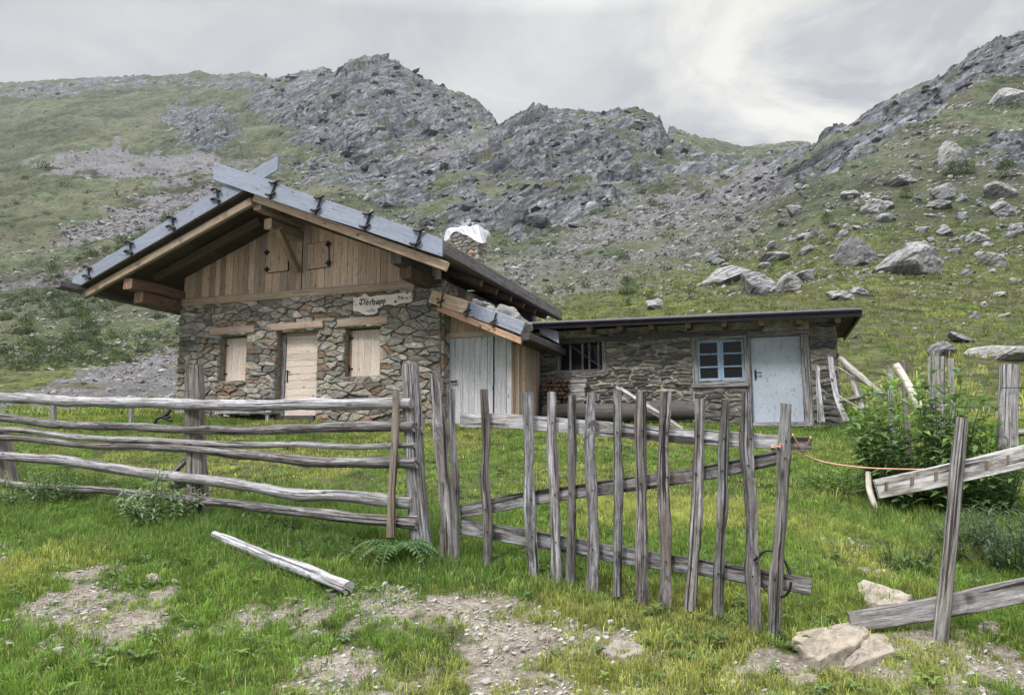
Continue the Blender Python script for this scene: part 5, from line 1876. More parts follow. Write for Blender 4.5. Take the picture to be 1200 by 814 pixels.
fpost(228.5, 428, 232, 590, 20, .13, (.50, .455, .41), 'board', parent=fence, d=.8)
fpost(481, 428, 494, 652, 23, .10, (1.0, 1.0, 1.02), mat='picket', parent=fence)
fpost(2, 505, 14, 590, 20, .25, (.55, .5, .45), parent=fence)
fpost(464, 456, 460, 614, 9, -.10, (1.0, .97, .94), name='stake', mat='splinter', parent=fence, sunk=.1)
RAILS = [
    ([(-45, 464), (40, 468), (120, 471), (230, 474), (370, 474.5), (482, 472)], [12, 13, 13, 13.5, 14, 14], (1.0, 1.0, 1.03)),
    ([(-45, 484), (0, 489), (60, 496), (160, 501), (230, 503), (330, 504), (400, 500), (486, 499)], [11, 11, 11, 11, 11, 13, 14, 14], (.82, .80, .80)),
    ([(-45, 498), (40, 506), (100, 512), (230, 519), (340, 521), (420, 524), (486, 521)], [7, 8, 8, 8, 8, 7, 7], (.98, .97, .97)),
    ([(-45, 510), (40, 515), (100, 521), (180, 524), (230, 526), (300, 533), (380, 542), (488, 541)], [8, 8, 8, 10, 11, 12, 13, 13], (.86, .84, .84)),
    ([(-45, 532), (20, 535), (70, 539), (150, 551), (260, 565), (340, 578), (400, 580), (482, 590)], [10, 11, 12, 13, 13, 14, 15, 15], (.90, .89, .91)),
    ([(-45, 560), (50, 570), (150, 577), (210, 583), (300, 594), (400, 604), (490, 613)], [9, 9, 10, 11, 12, 14, 17], (.85, .83, .82)),
]
for pts, ws, c in RAILS:
    mb = MB()
    P = [F3(u, v, -.02 if k % 2 else 0) for k, (u, v) in enumerate(pts)]
    W = [px(w * .92, u) for w, (u, v) in zip(ws, pts)]
    mb.sweep(P, W, W, kind='log', seg=12, step=.10, wob=.006, rough=.07, col=c, cap=(1.3, 1.25, 1.2))
    mb.build('rail', M['picket' if c[0] < .9 else 'grey'], fence)
for p, q, w in (((219, 538), (201, 556), 6), ((222, 566), (200, 570), 7), ((478, 507), (496, 504), 8), ((474, 583), (492, 581), 8), ((476, 546), (492, 552), 7)):
    mb = MB(); mb.sweep([F3(*p, .1), F3(*q, .1)], px(w, p[0]), kind='log', seg=8, step=.05, col=(.75, .72, .68)); mb.build('cross_stick', M['grey'], fence)

# loose log in front
LL = [(250, 631), (300, 652), (345, 671), (408, 695)]
P = [ground_hit(u, v + 4) for u, v in LL]
g0, g1 = P[0], P[-1]
mb = MB()
P = [Vector((p.x, p.y, gz(p.x, p.y) + .06)) for p in P]
mb.sweep(P, [.072, .086, .098, .092], kind='log', seg=12, step=.07, wob=.004, rough=.06, col=(1.08, 1.08, 1.12), cap=(.9, .88, .82))
o = mb.build('loose_log', M['grey'], None, P[1]); tag(o, 'bleached grey log lying in the grass in front of the rail fence', 'log')

# short stakes of an old fence in the meadow behind
for k, (u, v0, v1, w, lab) in enumerate(((63, 471, 497, 7, 'short pinkish grey stake in the meadow behind the rails, far left'), (154, 476, 499, 5, 'thin short stake in the meadow between the hut corner and the far left one'))):
    g = ground_hit(u, 503, 9)
    mb = MB()
    a, b = at(u, v0 - 6, g.y), at(u, 505, g.y)
    mb.sweep([b - ZV * .2, a], w * g.y / FPX, kind='log', seg=8, step=.1, rough=.05, col=(.85, .8, .78)); o = mb.build('old_stake', M['grey'], None, g); tag(o, lab, 'stake', 'old stakes in the meadow')
g = ground_hit(186, 497, 9)
mb = MB()
for pts in ([(181, 496), (184, 490), (190, 488), (196, 491), (201, 493)], [(190, 488), (196, 485), (200, 480)], [(193, 490), (199, 488)]):
    mb.tube([at(u, v, 13.5) for u, v in pts], .03, 6)
o = mb.build('twisted_root', M['iron'], None, at(186, 497, 13.5)); tag(o, 'black twisted root lying in the meadow by the hut corner', 'root')

# ----------------------------------------------------------------------------
# picket gate
# ----------------------------------------------------------------------------
LG = line(520, 6.1, 912, 4.9)
g = F3(720, 690, 0, LG)
gate = thing('picket_gate', Vector((g.x, g.y, gz(g.x, g.y))), 'crooked gate of rough upright grey pickets nailed to three slanting boards', 'gate')
PK = [(510, 440, 526, 660, 17, .72), (527, 456, 536, 657, 10, .62), (568, 456, 571, 664, 11, .66), (617, 460, 626, 684, 13, .9), (645, 459, 653, 686, 13.5, 1.05), (669, 463, 669, 686, 11.5, .72),
      (694, 460, 694, 692, 12, .74), (722, 458, 724, 696, 12, .86), (752, 459, 753, 705, 14, .7), (780, 459, 781, 709, 13, .68), (820, 467, 808, 713, 15, .95), (849, 470, 842, 722, 12, .66), (876, 460, 885, 737, 14, .72), (922, 473, 906, 740, 14, .78)]
for k, (tu, tv, bu, bv, w, c) in enumerate(PK):
    L = LG
    a, b = F3(tu, tv, -.03, L), F3(bu, bv, -.03, L)
    mb = MB()
    ww = px(w * .9, bu, L)
    c = c * 1.08
    rr = random.Random(k)
    mids = []
    for f in (.25, .5, .75):
        m_ = b.lerp(a, f); mids.append(m_ + Vector((rr.uniform(-.012, .012), rr.uniform(-.008, .008), 0)))
    mb.sweep([b - ZV * (.12 if k < 2 else .01)] + mids + [a], [ww * 1.05, ww * 1.05, ww, ww, ww * .92], [ww * .8] * 5, up=(0, 1, 0), kind=('log' if k % 3 else 'board'), seg=9, step=.07, wob=.005, rough=.12, col=(c * rr.uniform(.97, 1.06), c, c * rr.uniform(.95, 1.06)), cap=(1.7, 1.65, 1.6), seed=k + 40)
    mb.build('picket', M['picket'], gate)
for pts, w, c, off in (([(540, 492), (620, 494), (700, 502), (800, 511), (912, 518)], 17, 1.12, .05), ([(540, 600), (590, 590), (640, 580), (760, 564), (850, 550), (915, 536)], 16, .82, .05), ([(540, 617), (640, 633), (720, 648), (800, 661), (880, 675), (951, 687)], 18, .74, .05)):
    mb = MB()
    P = [F3(u, v, off, LG) for u, v in pts]
    mb.sweep(P, [.035] * len(pts), [px(w, u, LG) for u, v in pts], kind='board', rough=.035, step=.1, wob=.004, col=(c, c, c * 1.02))
    mb.build('cross_board', M['picket' if c < 1 else 'grey'], gate)
mb = MB(); mb.sweep([F3(904, 519, .06, LG), F3(951, 520, .06, LG)], [.04, .04], [px(17, 920, LG)] * 2, kind='board', rough=.05, col=(.55, .5, .46)); mb.build('end_block', M['grey'], gate)

BRD = [([(540, 492), (620, 494), (700, 502), (800, 511), (930, 519)]), ([(540, 600), (590, 590), (640, 580), (760, 564), (850, 550), (915, 536)]), ([(540, 617), (640, 633), (720, 648), (800, 661), (880, 675), (951, 687)])]
for k, (tu, tv, bu, bv, w, c) in enumerate(PK[2:]):
    for br in BRD:
        us = [q[0] for q in br]; vs_ = [q[1] for q in br]
        v = float(np.interp(tu + (bu - tu) * .5, us, vs_))
        f = (v - tv) / (bv - tv); u = tu + (bu - tu) * f + random.uniform(-2, 2)
        mb = MB(); q = F3(u, v + random.uniform(-3, 3), -.03 - px(w, u, LG) * .38, LG)
        mb.sweep([q + Vector((0, .03, 0)), q - Vector((0, .012, 0))], .012, kind='log', seg=6, step=.05, rough=0, col=(1, 1, 1), cap=(1, 1, 1)); mb.build('nail', M['iron'], gate)

# black cable loop over the last picket
c = F3(911, 668, -.02, LG)
mb = MB()
pts = []
for k in range(25):
    a = k / 24 * 6.283
    pts.append(F3(905 + 20 * math.cos(a) + 2, 672 + 26 * math.sin(a) + 9 * math.cos(a), -.02 - .09 * math.cos(a * .5 + .8), LG))
mb.tube(pts, .009, 6)
mb.tube([F3(884, 656, -.07, LG), F3(889, 652, -.1, LG), F3(887, 660, -.1, LG)], .008, 6)
o = mb.build('cable_loop', M['iron'], None, c); tag(o, 'black cable loop hanging around the last picket of the gate', 'cable')

# orange cord from the gate to the far fence
M['cord'] = plain('orange_cord', (.66, .36, .24), .8, var=.15)
M['cord2'] = plain('pale_cord', (.70, .55, .42), .8, var=.15)
mb = MB()
yy = lambda u: LG(912) + (u - 912) / 290 * .35
mb.tube([F3(914, 520, -.1, LG), at(925, 531, yy(925)), at(940, 532, yy(940)), at(965, 541, yy(965)), at(1010, 547.5, yy(1010)), at(1060, 549.5, yy(1060)), at(1090, 549, yy(1090)), at(1120, 543, yy(1120)), at(1150, 537, yy(1150)), at(1230, 540, yy(1230))], .0052, 6)
mb.tube([F3(929, 509, -.06, LG), at(941, 531, yy(940))], .006, 6)
mb.tube([F3(950, 512, .0, LG), at(942, 531, yy(940))], .006, 6)
mb.tube([F3(914, 523, -.11, LG), F3(905, 524, .02, LG), F3(905, 519, .1, LG)], .007, 6)
o = mb.build('orange_cord', M['cord'], None, at(941, 531, yy(940))); tag(o, 'orange cord strung from the last gate picket to the right edge', 'cord')

# ----------------------------------------------------------------------------
# broken board fence on the right and the posts behind
# ----------------------------------------------------------------------------
LR = lambda u: 4.75 + (u - 1115) * -.0008
b0 = F3(1100, 769, 0, LR)
bf = thing('board_fence', Vector((b0.x, b0.y, gz(b0.x, b0.y))), 'leaning stake carrying two slanting grey boards beside the path at the right', 'fence')
fpost(1128, 490, 1100, 768, 15, -.03, (.80, .78, .74), 'log', 'stake', L=LR, parent=bf, sunk=.12, wob=.004)
mb = MB(); mb.sweep([F3(1027, 573, .06, LR), F3(1110, 556, .06, LR), F3(1240, 525, .06, LR)], [.035] * 3, [px(22, 1100, LR), px(24, 1100, LR), px(25, 1100, LR)], kind='board', rough=.015, step=.12, col=(1.28, 1.25, 1.2)); ub = mb.build('upper_board', M['grey'], bf)
for u, v in ((1040, 568), (1070, 562), (1098, 556), (1116, 553), (1158, 543), (1182, 537)):
    mb = MB(); mb.box(F3(u - 3, v + 7, .038, LR), at(1, 0, 1) * 0 + Vector((px(4, u, LR), 0, px(.9, u, LR))), Vector((0, .0035, 0)), Vector((px(1, u, LR), 0, px(10, u, LR))), (.62, .5, .42)); mb.build('stain_patch', M['grey'], ub)
mb = MB(); mb.sweep([F3(996, 729, .06, LR), F3(1100, 712, .06, LR), F3(1240, 682, .06, LR)], [.045] * 3, [px(21, 1100, LR), px(24, 1100, LR), px(24, 1100, LR)], kind='board', rough=.03, step=.12, col=(.78, .75, .74)); mb.build('lower_board', M['grey'], bf)

def lonepost(u, vt, vb, w, Y, lab, mat='grey', col=(1, 1, 1), lean=0, kind='log', group='posts behind the plants', name='fence_post', extra=None):
    a = at(u, vt, Y); b = at(u + lean, vb, Y)
    b = Vector((b.x, b.y, min(b.z, gz(b.x, b.y)) - .15))
    mb = MB(); ww = w * Y / FPX
    mb.sweep([b, a.lerp(b, .5), a], [ww * 1.08, ww, ww * .95], kind=kind, up=(0, 1, 0), seg=12, step=.1, wob=.006, rough=.05, col=col, cap=(1.35, 1.35, 1.4))
    o = mb.build(name, M[mat], None, Vector((b.x, b.y, gz(b.x, b.y)))); tag(o, lab, 'post', group)
    return o


lonepost(1182, 428, 545, 22, 7.7, 'thick pale round post standing tall at the right edge', col=(1.05, 1.03, 1.04), lean=-9)
mb = MB(); mb.sweep([at(1184, 508, 7.7), at(1240, 503, 7.5)], .08, kind='log', col=(1.0, .98, .92)); o = mb.build('fence_rail', M['grey'], None, at(1184, 508, 7.7)); tag(o, 'short pale rail running from the thick round post to the right edge', 'rail')
mb = MB(); mb.tube([at(1172, 454, 7.58), at(1200, 454, 7.55), at(1240, 452, 7.4)], .005); o = mb.build('fence_wire', M['iron'], None, at(1200, 454, 7.55)); tag(o, 'thin dark wire running right from the top of the thick round post', 'wire')
lonepost(1097, 418, 500, 15, 9.5, 'squared grey post with a flat top behind the leafy shrub', col=(.9, .88, .84), kind='board')
lonepost(1114, 420, 490, 6, 9.6, 'thin pale stake just right of the squared grey post', col=(1.1, 1.1, 1.1))
lonepost(1043, 432, 490, 8, 10.5, 'short grey stub left of the leaning birch log', col=(.85, .85, .85))
lonepost(1060, 424, 470, 7, 10.6, 'dark broken stub behind the leaning birch log', col=(.6, .55, .5))
mb = MB(); mb.sweep([at(1050, 427, 9.6), at(1062, 446, 9.5), at(1078, 480, 9.3)], .10, kind='log', wob=.006, col=(1, 1, 1)); o = mb.build('birch_log', M['birch'], None, at(1078, 480, 9.3)); tag(o, 'white birch log leaning out of the leafy shrub', 'log')
p0 = ground_hit(1025, 597, 3)
mb = MB(); mb.sweep([at(1017, 553, p0.y + .12), at(1019, 575, p0.y + .05), at(1026, 596, p0.y - .02)], [.058, .062, .05], kind='log', wob=.004, rough=.08, step=.05, cap=(.5, .35, .25)); o = mb.build('birch_stick', M['birch'], None, p0); tag(o, 'short broken birch stick standing in the grass at the end of the upper slanting board', 'stick')

# boards and poles leaning at the annex corner
def lean_board(pts, w, lab, Y0, Y1, mat='grey', col=(1, 1, 1), kind='board', name='leaning_board', th=None, group='boards leaning at the annex corner'):
    n = len(pts)
    P = [at(u, v, Y0 + (Y1 - Y0) * i / (n - 1)) for i, (u, v) in enumerate(pts)]
    mb = MB(); ww = w * (Y0 + Y1) / 2 / FPX
    mb.sweep(P, ww, th or ww, kind=kind, up=(0, 1, 0), seg=9, step=.12, rough=.05, wob=.008, col=col)
    o = mb.build(name, M[mat], None, P[-1]); tag(o, lab, 'board' if kind == 'board' else 'pole', group)


lean_board([(958, 430), (961, 495)], 4.5, 'narrow grey slat leaning beside the blue door frame', 14.0, 13.7, th=.03)
lean_board([(956, 428), (966, 494)], 3, 'thin split slat crossing the narrow grey one by the blue door', 13.9, 13.6, th=.02)
lean_board([(974, 418), (979, 462), (992, 494)], 6.5, 'pale bowed plank leaning against the annex corner', 13.9, 13.3, col=(.95, .95, 1.0), th=.03)
lean_board([(984, 420), (1008, 440), (1034, 464)], 7.5, 'stout pale pole sloping away from the annex corner to the right', 13.9, 12.6, 'grey', (.95, .92, .82), 'log')
lean_board([(991, 428), (1003, 455), (1014, 484)], 6.5, 'grey pole leaning steeply under the stout pale pole', 13.8, 13.0, 'grey', (1, .98, .95), 'log')
lean_board([(984, 470), (1005, 467), (1024, 460)], 5, 'dark branch lying across the leaning poles', 13.4, 12.9, 'grey', (.7, .68, .62), 'log')
lean_board([(981, 462), (998, 473), (1016, 483)], 2.2, 'thin curved twig under the dark branch', 13.2, 12.9, 'grey', (.95, .9, .82), 'log')
lean_board([(982, 430), (996, 438), (1018, 452)], 2.0, 'thin twig behind the stout pale pole', 13.7, 13.2, 'grey', (.9, .85, .75), 'log')
lean_board([(727, 455), (765, 478), (800, 502)], 3.4, 'upper thin lath leaning across the foot of the annex wall', 14.7, 14.0, 'grey', (1.1, 1.05, 1.08), th=.02)
lean_board([(722, 452), (764, 482), (797, 504)], 2.8, 'lower thin lath leaning across the foot of the annex wall', 14.75, 14.05, 'grey', (.95, .9, .92), th=.02)

# hewn log trough along the annex wall
mb = MB(); 
z0_ = hp(730, 483, sX + .45)
mb.sweep([H3(638, 484, sX + .45), H3(730, 483, sX + .45), H3(815, 481, sX + .45)], .36, .38, kind='log', seg=14, step=.15, rough=.03, wob=.01, col=(.85, .82, .80)); tr = mb.build('log_trough', M['dark'], None, H3(730, 494, sX + .45)); tag(tr, 'thick dark log lying along the foot of the annex wall', 'log')

# stacked firewood
r_ = random.Random(4)
for row in range(8):
    for k in range(6):
        t0 = hp(637, 470, sX + .5)[0] + (k + .5 * (row % 2)) * .088 + r_.uniform(-.012, .012)
        zb = XZ + .42 + row * .088
        w = r_.uniform(.07, .098)
        mb = MB(); c = r_.uniform(.7, 1.1)
        mb.sweep([HL(t0, sX + .48 + r_.uniform(-.04, .04), zb), HL(t0, sX + .12, zb)], w, w * r_.uniform(.75, 1.05), kind='log', seg=7, step=.3, rough=.14, col=(c * .8, c * .75, c * .7), cap=(1.1, 1.0, .92))
        o = mb.build('firewood_log', M['brown'], None, HL(t0, sX + .3, zb)); tag(o, 'split firewood log with its cut end showing in the stack by the barred window', 'firewood', 'firewood stacked under the barred window')
for k in range(7):
    z = XZ + .42 + k * .098
    t0 = hp(664, 470, sX + .3)[0] + r_.uniform(-.02, .02)
    mb = MB(); c = r_.uniform(.7, 1.3)
    mb.box(HL(t0, sX + .12, z), TV * r_.uniform(.36, .46) + SV * r_.uniform(-.03, .03), SV * .14, ZV * .085, (c, c * .95, c * .9))
    o = mb.build('split_billet', M['grey'], None, HL(t0, sX + .2, z)); tag(o, 'split billet lying lengthwise in the crossed end of the firewood stack', 'firewood', 'billets at the end of the firewood stack')

# bench at the hut door
bt0, bz = hp(258, 484, .55); bt1, _ = hp(320, 484, .55)
gb = HL((bt0 + bt1) / 2, .5, ZB + .05)
bench = thing('bench', gb, 'low box bench with a pale grey board seat beside the hut door', 'bench')
bz = hp(288, 484, .68)[1]
mb = MB(); mb.box(HL(bt0 - .05, .22, bz), TV * (bt1 - bt0 + .1), SV * .46, ZV * .05, (1.3, 1.3, 1.35)); mb.build('seat', M['grey'], bench)
gzb = gz(gb.x, gb.y) - .05
for t in (bt0 + .05, bt1 - .12):
    for s in (.26, .58):
        mb = MB(); mb.box(HL(t, s, gzb), TV * .07, SV * .06, ZV * (bz - gzb - .002), (1.0, 1.0, 1.0)); mb.build('leg', M['grey'], bench)
mb = MB(); mb.box(HL(bt0 + .13, .24, gzb + .02), TV * (bt1 - bt0 - .27), SV * .03, ZV * (bz - gzb - .03), (.5, .5, .5)); mb.build('back_panel', M['dark'], bench)

# ----------------------------------------------------------------------------
# flat stones by the gate
# ----------------------------------------------------------------------------
def slabstone(u, v, wpx, hpx, thick, lab, seed, tint=(1, 1, 1), pts=None, up=.0, dome=.25):
    g = ground_hit(u, v, 2)
    r = random.Random(seed)
    mb = MB()
    if pts is None:
        pts = [(u + math.cos(a) * wpx / 2 * r.uniform(.8, 1.1), v + math.sin(a) * hpx / 2 * r.uniform(.8, 1.1)) for a in [k * 6.283 / 11 for k in range(11)]]
    G = [ground_hit(*p, 2) for p in pts]
    n = len(G)
    c = sum(G, Vector()) / n
    vs = []
    # refine the outline
    ring = []
    for i in range(n):
        a, b = G[i], G[(i + 1) % n]
        for q in range(4):
            p = a.lerp(b, q / 4)
            ring.append(p + (p - c).normalized() * r.uniform(-.02, .015))
    n = len(ring)
    zt = c.z + thick
    lv = [(1.02, -.06), (1.0, thick * .6), (.985, thick * .92), (.95, thick), (.7, thick * 1.03), (.45, thick * 1.02), (.2, thick)]
    for f, h in lv:
        for p in ring:
            q = c + (p - c) * f
            zz = c.z * .25 + p.z * .75
            vs.append(Vector((q.x, q.y, zz + h + up * (q.x - c.x) + r.uniform(-.003, .003))))
    fs = []
    for j in range(len(lv) - 1):
        for i in range(n):
            fs.append((j * n + i, j * n + (i + 1) % n, (j + 1) * n + (i + 1) % n, (j + 1) * n + i))
    vs.append(c + ZV * thick)
    for i in range(n):
        fs.append(((len(lv) - 1) * n + i, (len(lv) - 1) * n + (i + 1) % n, len(vs) - 1))
    # same winding as seen from above
    if (G[1] - G[0]).cross(G[2] - G[1]).z < 0:
        fs = [f[::-1] for f in fs]
    tint = tuple(q * k for q, k in zip(tint, (.80, .77, .73)))
    mb.add(vs, fs, [[(0, 0)] * len(f) for f in fs], tint, False)
    o = mb.build('flat_stone', M['slab'], None, c); tag(o, lab, 'stone')


slabstone(975, 765, 0, 0, .05, 'large pale flat stepping stone under the end of the lower slanting board', 1, (1.0, .98, .93), [(928, 762), (932, 750), (965, 741), (1000, 737), (1018, 745), (1014, 762), (985, 776), (960, 789), (945, 782)])
slabstone(1025, 768, 0, 0, .03, 'smaller lip of flat stone against the right side of the large stepping stone', 2, (.92, .90, .87), [(1010, 760), (1018, 748), (1036, 747), (1048, 760), (1045, 772), (1015, 785), (990, 792), (990, 780)])
slabstone(1030, 700, 0, 0, .05, 'pale wedge shaped stone slab in the grass behind the large stepping stone', 3, (1.05, 1.04, 1.0), [(1003, 690), (1012, 685), (1040, 694), (1068, 706), (1066, 716), (1030, 720), (1012, 712)])
slabstone(730, 768, 58, 24, .035, 'grey flat stone sunk in the path in front of the gate', 4, (.85, .85, .87))
slabstone(1158, 740, 26, 10, .04, 'small flat stone in the grass right of the leaning stake', 5, (.95, .94, .92))
slabstone(640, 752, 20, 9, .03, 'small pale stone in the gravel left of the sunk flat stone', 6)
slabstone(178, 683, 18, 9, .04, 'pale stone at the edge of the bare patch on the left', 7)
slabstone(512, 606, 26, 8, .02, 'thin flat stone in the grass behind the gate hinge post', 8, (.9, .9, .88))
slabstone(940, 800, 40, 16, .02, 'low flat stone in front of the large stepping stone', 9, (.8, .78, .76))
slabstone(1012, 672, 12, 6, .03, 'small stone uphill of the wedge shaped slab', 10)
slabstone(955, 445, 14, 5, .03, 'tiny flat stone', 11) if False else None

# ----------------------------------------------------------------------------
# plants
# ----------------------------------------------------------------------------
class Leaves:
    def __init__(self):
        self.v, self.fs, self.l, self.c, self.n = [], [], [], [], 0

    def leaf(self, p, d, up, L, w, col, droop=.25):
        """pointed leaf of six points bent along its length"""
        d = d.normalized(); sd = d.cross(up)
        if sd.length < 1e-4: sd = d.cross(Vector((1, 0, 0)))
        sd.normalize(); nn = sd.cross(d)
        m = p + d * L * .45 + nn * L * .06
        t = p + d * L - nn * L * droop
        q = p + d * L * .75 - nn * L * droop * .45
        o = self.n
        self.v += [p, m - sd * w / 2, m + sd * w / 2, q - sd * w * .3, q + sd * w * .3, t, m - nn * w * .12]
        self.fs += [3, 3, 4, 4, 3]
        for f in ((0, 6, 1), (0, 2, 6), (1, 6, 4, 3), (6, 2, 4, 4)[:3] + (), (3, 4, 5)):
            pass
        self.fs = self.fs[:-5]
        for f in ((0, 6, 1), (0, 2, 6), (1, 6, 3), (6, 2, 4), (6, 4, 3), (3, 4, 5)):
            self.fs.append(3); self.l += [o + k for k in f]
        k1 = random.uniform(.9, 1.1)
        self.c += [(col[0] * k1, col[1] * k1, col[2] * k1, 1)] * 7
        self.n += 7

    def build(self, name, parent, mat='leaf'):
        b = root_loc(parent) if parent else Vector((0, 0, 0))
        V = np.array([[p.x - b.x, p.y - b.y, p.z - b.z] for p in self.v])
        o = np_mesh(name, V, self.fs, self.l, self.c, M[mat], False)
        o.parent = parent
        return o


def leafy(name, base, rx, ry, h, nst, nlv, L, w, cols, label, cat='shrub', seed=1, lean=.35, flowers=0, droop=.3, group=None):
    r = random.Random(seed)
    root = thing(name, base, label, cat, group)
    lv = Leaves(); st = MB(); flw = []
    for s in range(nst):
        a, q = r.uniform(0, 6.283), math.sqrt(r.random())
        x, y = base.x + math.cos(a) * rx * q, base.y + math.sin(a) * ry * q
        z = gz(x, y) - .03
        hh = h * (1 - .5 * q ** 2.5) * r.uniform(.72, 1.05)
        dr = Vector((math.cos(a) * q * lean + r.uniform(-.15, .15), math.sin(a) * q * lean + r.uniform(-.15, .15), 1)).normalized()
        top = Vector((x, y, z)) + dr * hh
        p0 = Vector((x, y, z))
        st.sweep([p0, p0.lerp(top, .5) + Vector((r.uniform(-.02, .02), r.uniform(-.02, .02), 0)), top], [.010, .008, .004], kind='log', seg=4, step=.3, rough=0, col=(.10, .13, .05))
        c0 = r.choice(cols)
        for k in range(nlv):
            f = .12 + .88 * (k + r.random()) / nlv
            p = p0.lerp(top, f)
            aa = k * 2.4 + r.uniform(-.5, .5) + a
            d = Vector((math.cos(aa), math.sin(aa), r.uniform(.05, .7) if f < .9 else r.uniform(.4, 1.2)))
            ll = L * r.uniform(.6, 1.15) * (1 - .25 * f)
            kk = r.uniform(.75, 1.25)
            lv.leaf(p, d, Vector((0, 0, 1)), ll, w * ll / L, (c0[0] * kk, c0[1] * kk, c0[2] * kk), droop)
        if s < flowers:
            flw.append(top)
    lv.build('foliage', root)
    so = st.build('stems', M['leaf'], root); so['kind'] = 'stuff'
    for t in flw:
        mb = MB()
        for k in range(14):
            a = k * 2.4
            p = t + Vector((math.cos(a) * .016, math.sin(a) * .016, .012 * k))
            mb.add([p + Vector(v) * .016 for v in ((1, 0, 0), (0, 1, 0), (-1, 0, 0), (0, -1, 0), (0, 0, 1.3), (0, 0, -1))], [(0, 1, 4), (1, 2, 4), (2, 3, 4), (3, 0, 4), (1, 0, 5), (2, 1, 5), (3, 2, 5), (0, 3, 5)])
        mb.build('flower_spike', M['petal'], root)
    return root


GD = [(.10, .17, .065), (.125, .205, .075), (.155, .25, .085), (.09, .15, .07), (.22, .32, .095)]
def gp(u, Y, v=560):
    p = at(u, v, Y); return Vector((p.x, p.y, gz(p.x, p.y)))
leafy('leafy_shrub', gp(1080, 8.0), .44, .5, 1.58, 74, 24, .24, .085, GD, 'dense dark green leafy shrub beside the squared post on the right', seed=1, flowers=2, lean=.32)
leafy('leafy_shrub', gp(1132, 7.7), .36, .4, 1.12, 42, 20, .19, .06, [(.09, .17, .055), (.13, .22, .07), (.075, .13, .05)], 'brighter leafy shrub between the leaning stake and the thick round post', seed=2, flowers=1, lean=.4)
leafy('low_leafy_plant', gp(992, 8.8), .5, .5, .30, 60, 9, .10, .045, [(.12, .20, .05), (.15, .24, .06), (.10, .17, .045)], 'low broad leaved weeds left of the dense leafy shrub', seed=3, cat='plant')
leafy('needle_shrub', gp(1178, 6.1), .45, .4, .50, 60, 26, .13, .02, [(.06, .095, .055), (.08, .12, .065), (.065, .10, .065)], 'dark feathery shrub at the right edge under the upper slanting board', seed=4, lean=.7)
leafy('thistle_plant', gp(188, 7.35), .27, .22, .54, 42, 18, .14, .032, [(.20, .28, .16), (.23, .31, .175), (.17, .24, .14)], 'grey green thistle bush in front of the first fence post', cat='plant', seed=5, lean=.8)
leafy('thistle_plant', gp(52, 8.2), .42, .25, .46, 40, 16, .13, .03, [(.13, .19, .095), (.16, .22, .105)], 'smaller thistle plant under the lowest rail at the far left', cat='plant', seed=6, lean=.9)
leafy('weed_clump', gp(325, 7.0), .45, .25, .24, 26, 8, .10, .03, [(.06, .10, .045), (.075, .12, .05)], 'low weed clump with broad leaves under the middle of the rail fence', cat='plant', seed=7, lean=1.0)
leafy('weed_clump', gp(395, 6.4), .35, .22, .20, 18, 8, .09, .03, [(.06, .105, .05), (.075, .12, .05)], 'small broad leaved weed clump to the right of the loose log', cat='plant', seed=8, lean=1.0)
leafy('weed_clump', gp(1040, 6.1), .5, .3, .22, 30, 8, .10, .03, [(.05, .09, .04), (.07, .12, .045)], 'weed clump at the foot of the broken birch stick', cat='plant', seed=9, lean=1.0)

# fern at the end of the rail fence
base = gp(466, 6.02)
fern = thing('fern', base, 'dark green fern at the foot of the post where the rail fence ends', 'fern')
r_ = random.Random(12)
for k in range(15):
    a = k * 2.4 + r_.uniform(-.3, .3)
    L = r_.uniform(.36, .54)
    d = Vector((math.cos(a), math.sin(a), 0))
    lv = Leaves()
    pts = []
    for q in range(15):
        f = q / 14
        pts.append(base + d * L * f * .85 + ZV * (.10 + L * (1.0 * f - 1.15 * f * f)))
    for q in range(1, 14):
        t = (pts[q + 1] - pts[q - 1]).normalized()
        sd = t.cross(ZV).normalized()
        ll = .10 * math.sin(math.pi * (.15 + .85 * q / 14)) * r_.uniform(.85, 1.1)
        c = random.uniform(.8, 1.2)
        lv.leaf(pts[q - 1], t, ZV, (pts[q + 1] - pts[q - 1]).length * 1.1, .010, (.09, .13, .05), 0)
        for sg in (-1, 1):
            lv.leaf(pts[q], sd * sg + t * .45, ZV, ll, .024, (.085 * c, .16 * c, .065 * c), .12)
    lv.build('frond', fern)

# low bushes of the slopes
rb_ = np.random.default_rng(33)


def bush_mass(name, P, size, cols, label, npl, mat='leaf'):
    n = len(P)
    V, C_, = [], []
    k = npl
    c = P[:, None, :] + (lambda d: d / np.linalg.norm(d, axis=2)[:, :, None] * (rb_.random((n, k, 1)) ** .45) * size[:, None, None] * np.array([1, 1, .85]))(rb_.normal(size=(n, k, 3)))
    c[:, :, 2] += size[:, None] * .35
    ls = size[:, None] * rb_.uniform(.10, .22, (n, k))
    a = rb_.normal(size=(n, k, 3)); a /= np.linalg.norm(a, axis=2)[:, :, None]
    b = np.cross(a, rb_.normal(size=(n, k, 3))); b /= np.linalg.norm(b, axis=2)[:, :, None]
    v0 = c - a * ls[..., None]; v1 = c + b * ls[..., None] * .5; v2 = c + a * ls[..., None]; v3 = c - b * ls[..., None] * .5
    vs = np.stack([v0, v1, v2, v3], 2).reshape(-1, 3)
    col = cols[rb_.integers(0, len(cols), n)][:, None, :] * rb_.uniform(.6, 1.4, (n, k, 1))
    cc = np.concatenate([np.repeat(col.reshape(-1, 3), 4, 0), np.ones((n * k * 4, 1))], 1)
    o = np_mesh(name, vs, np.full(n * k, 4), np.arange(n * k * 4), cc, M[mat])
    return tag(o, label, kind='stuff')


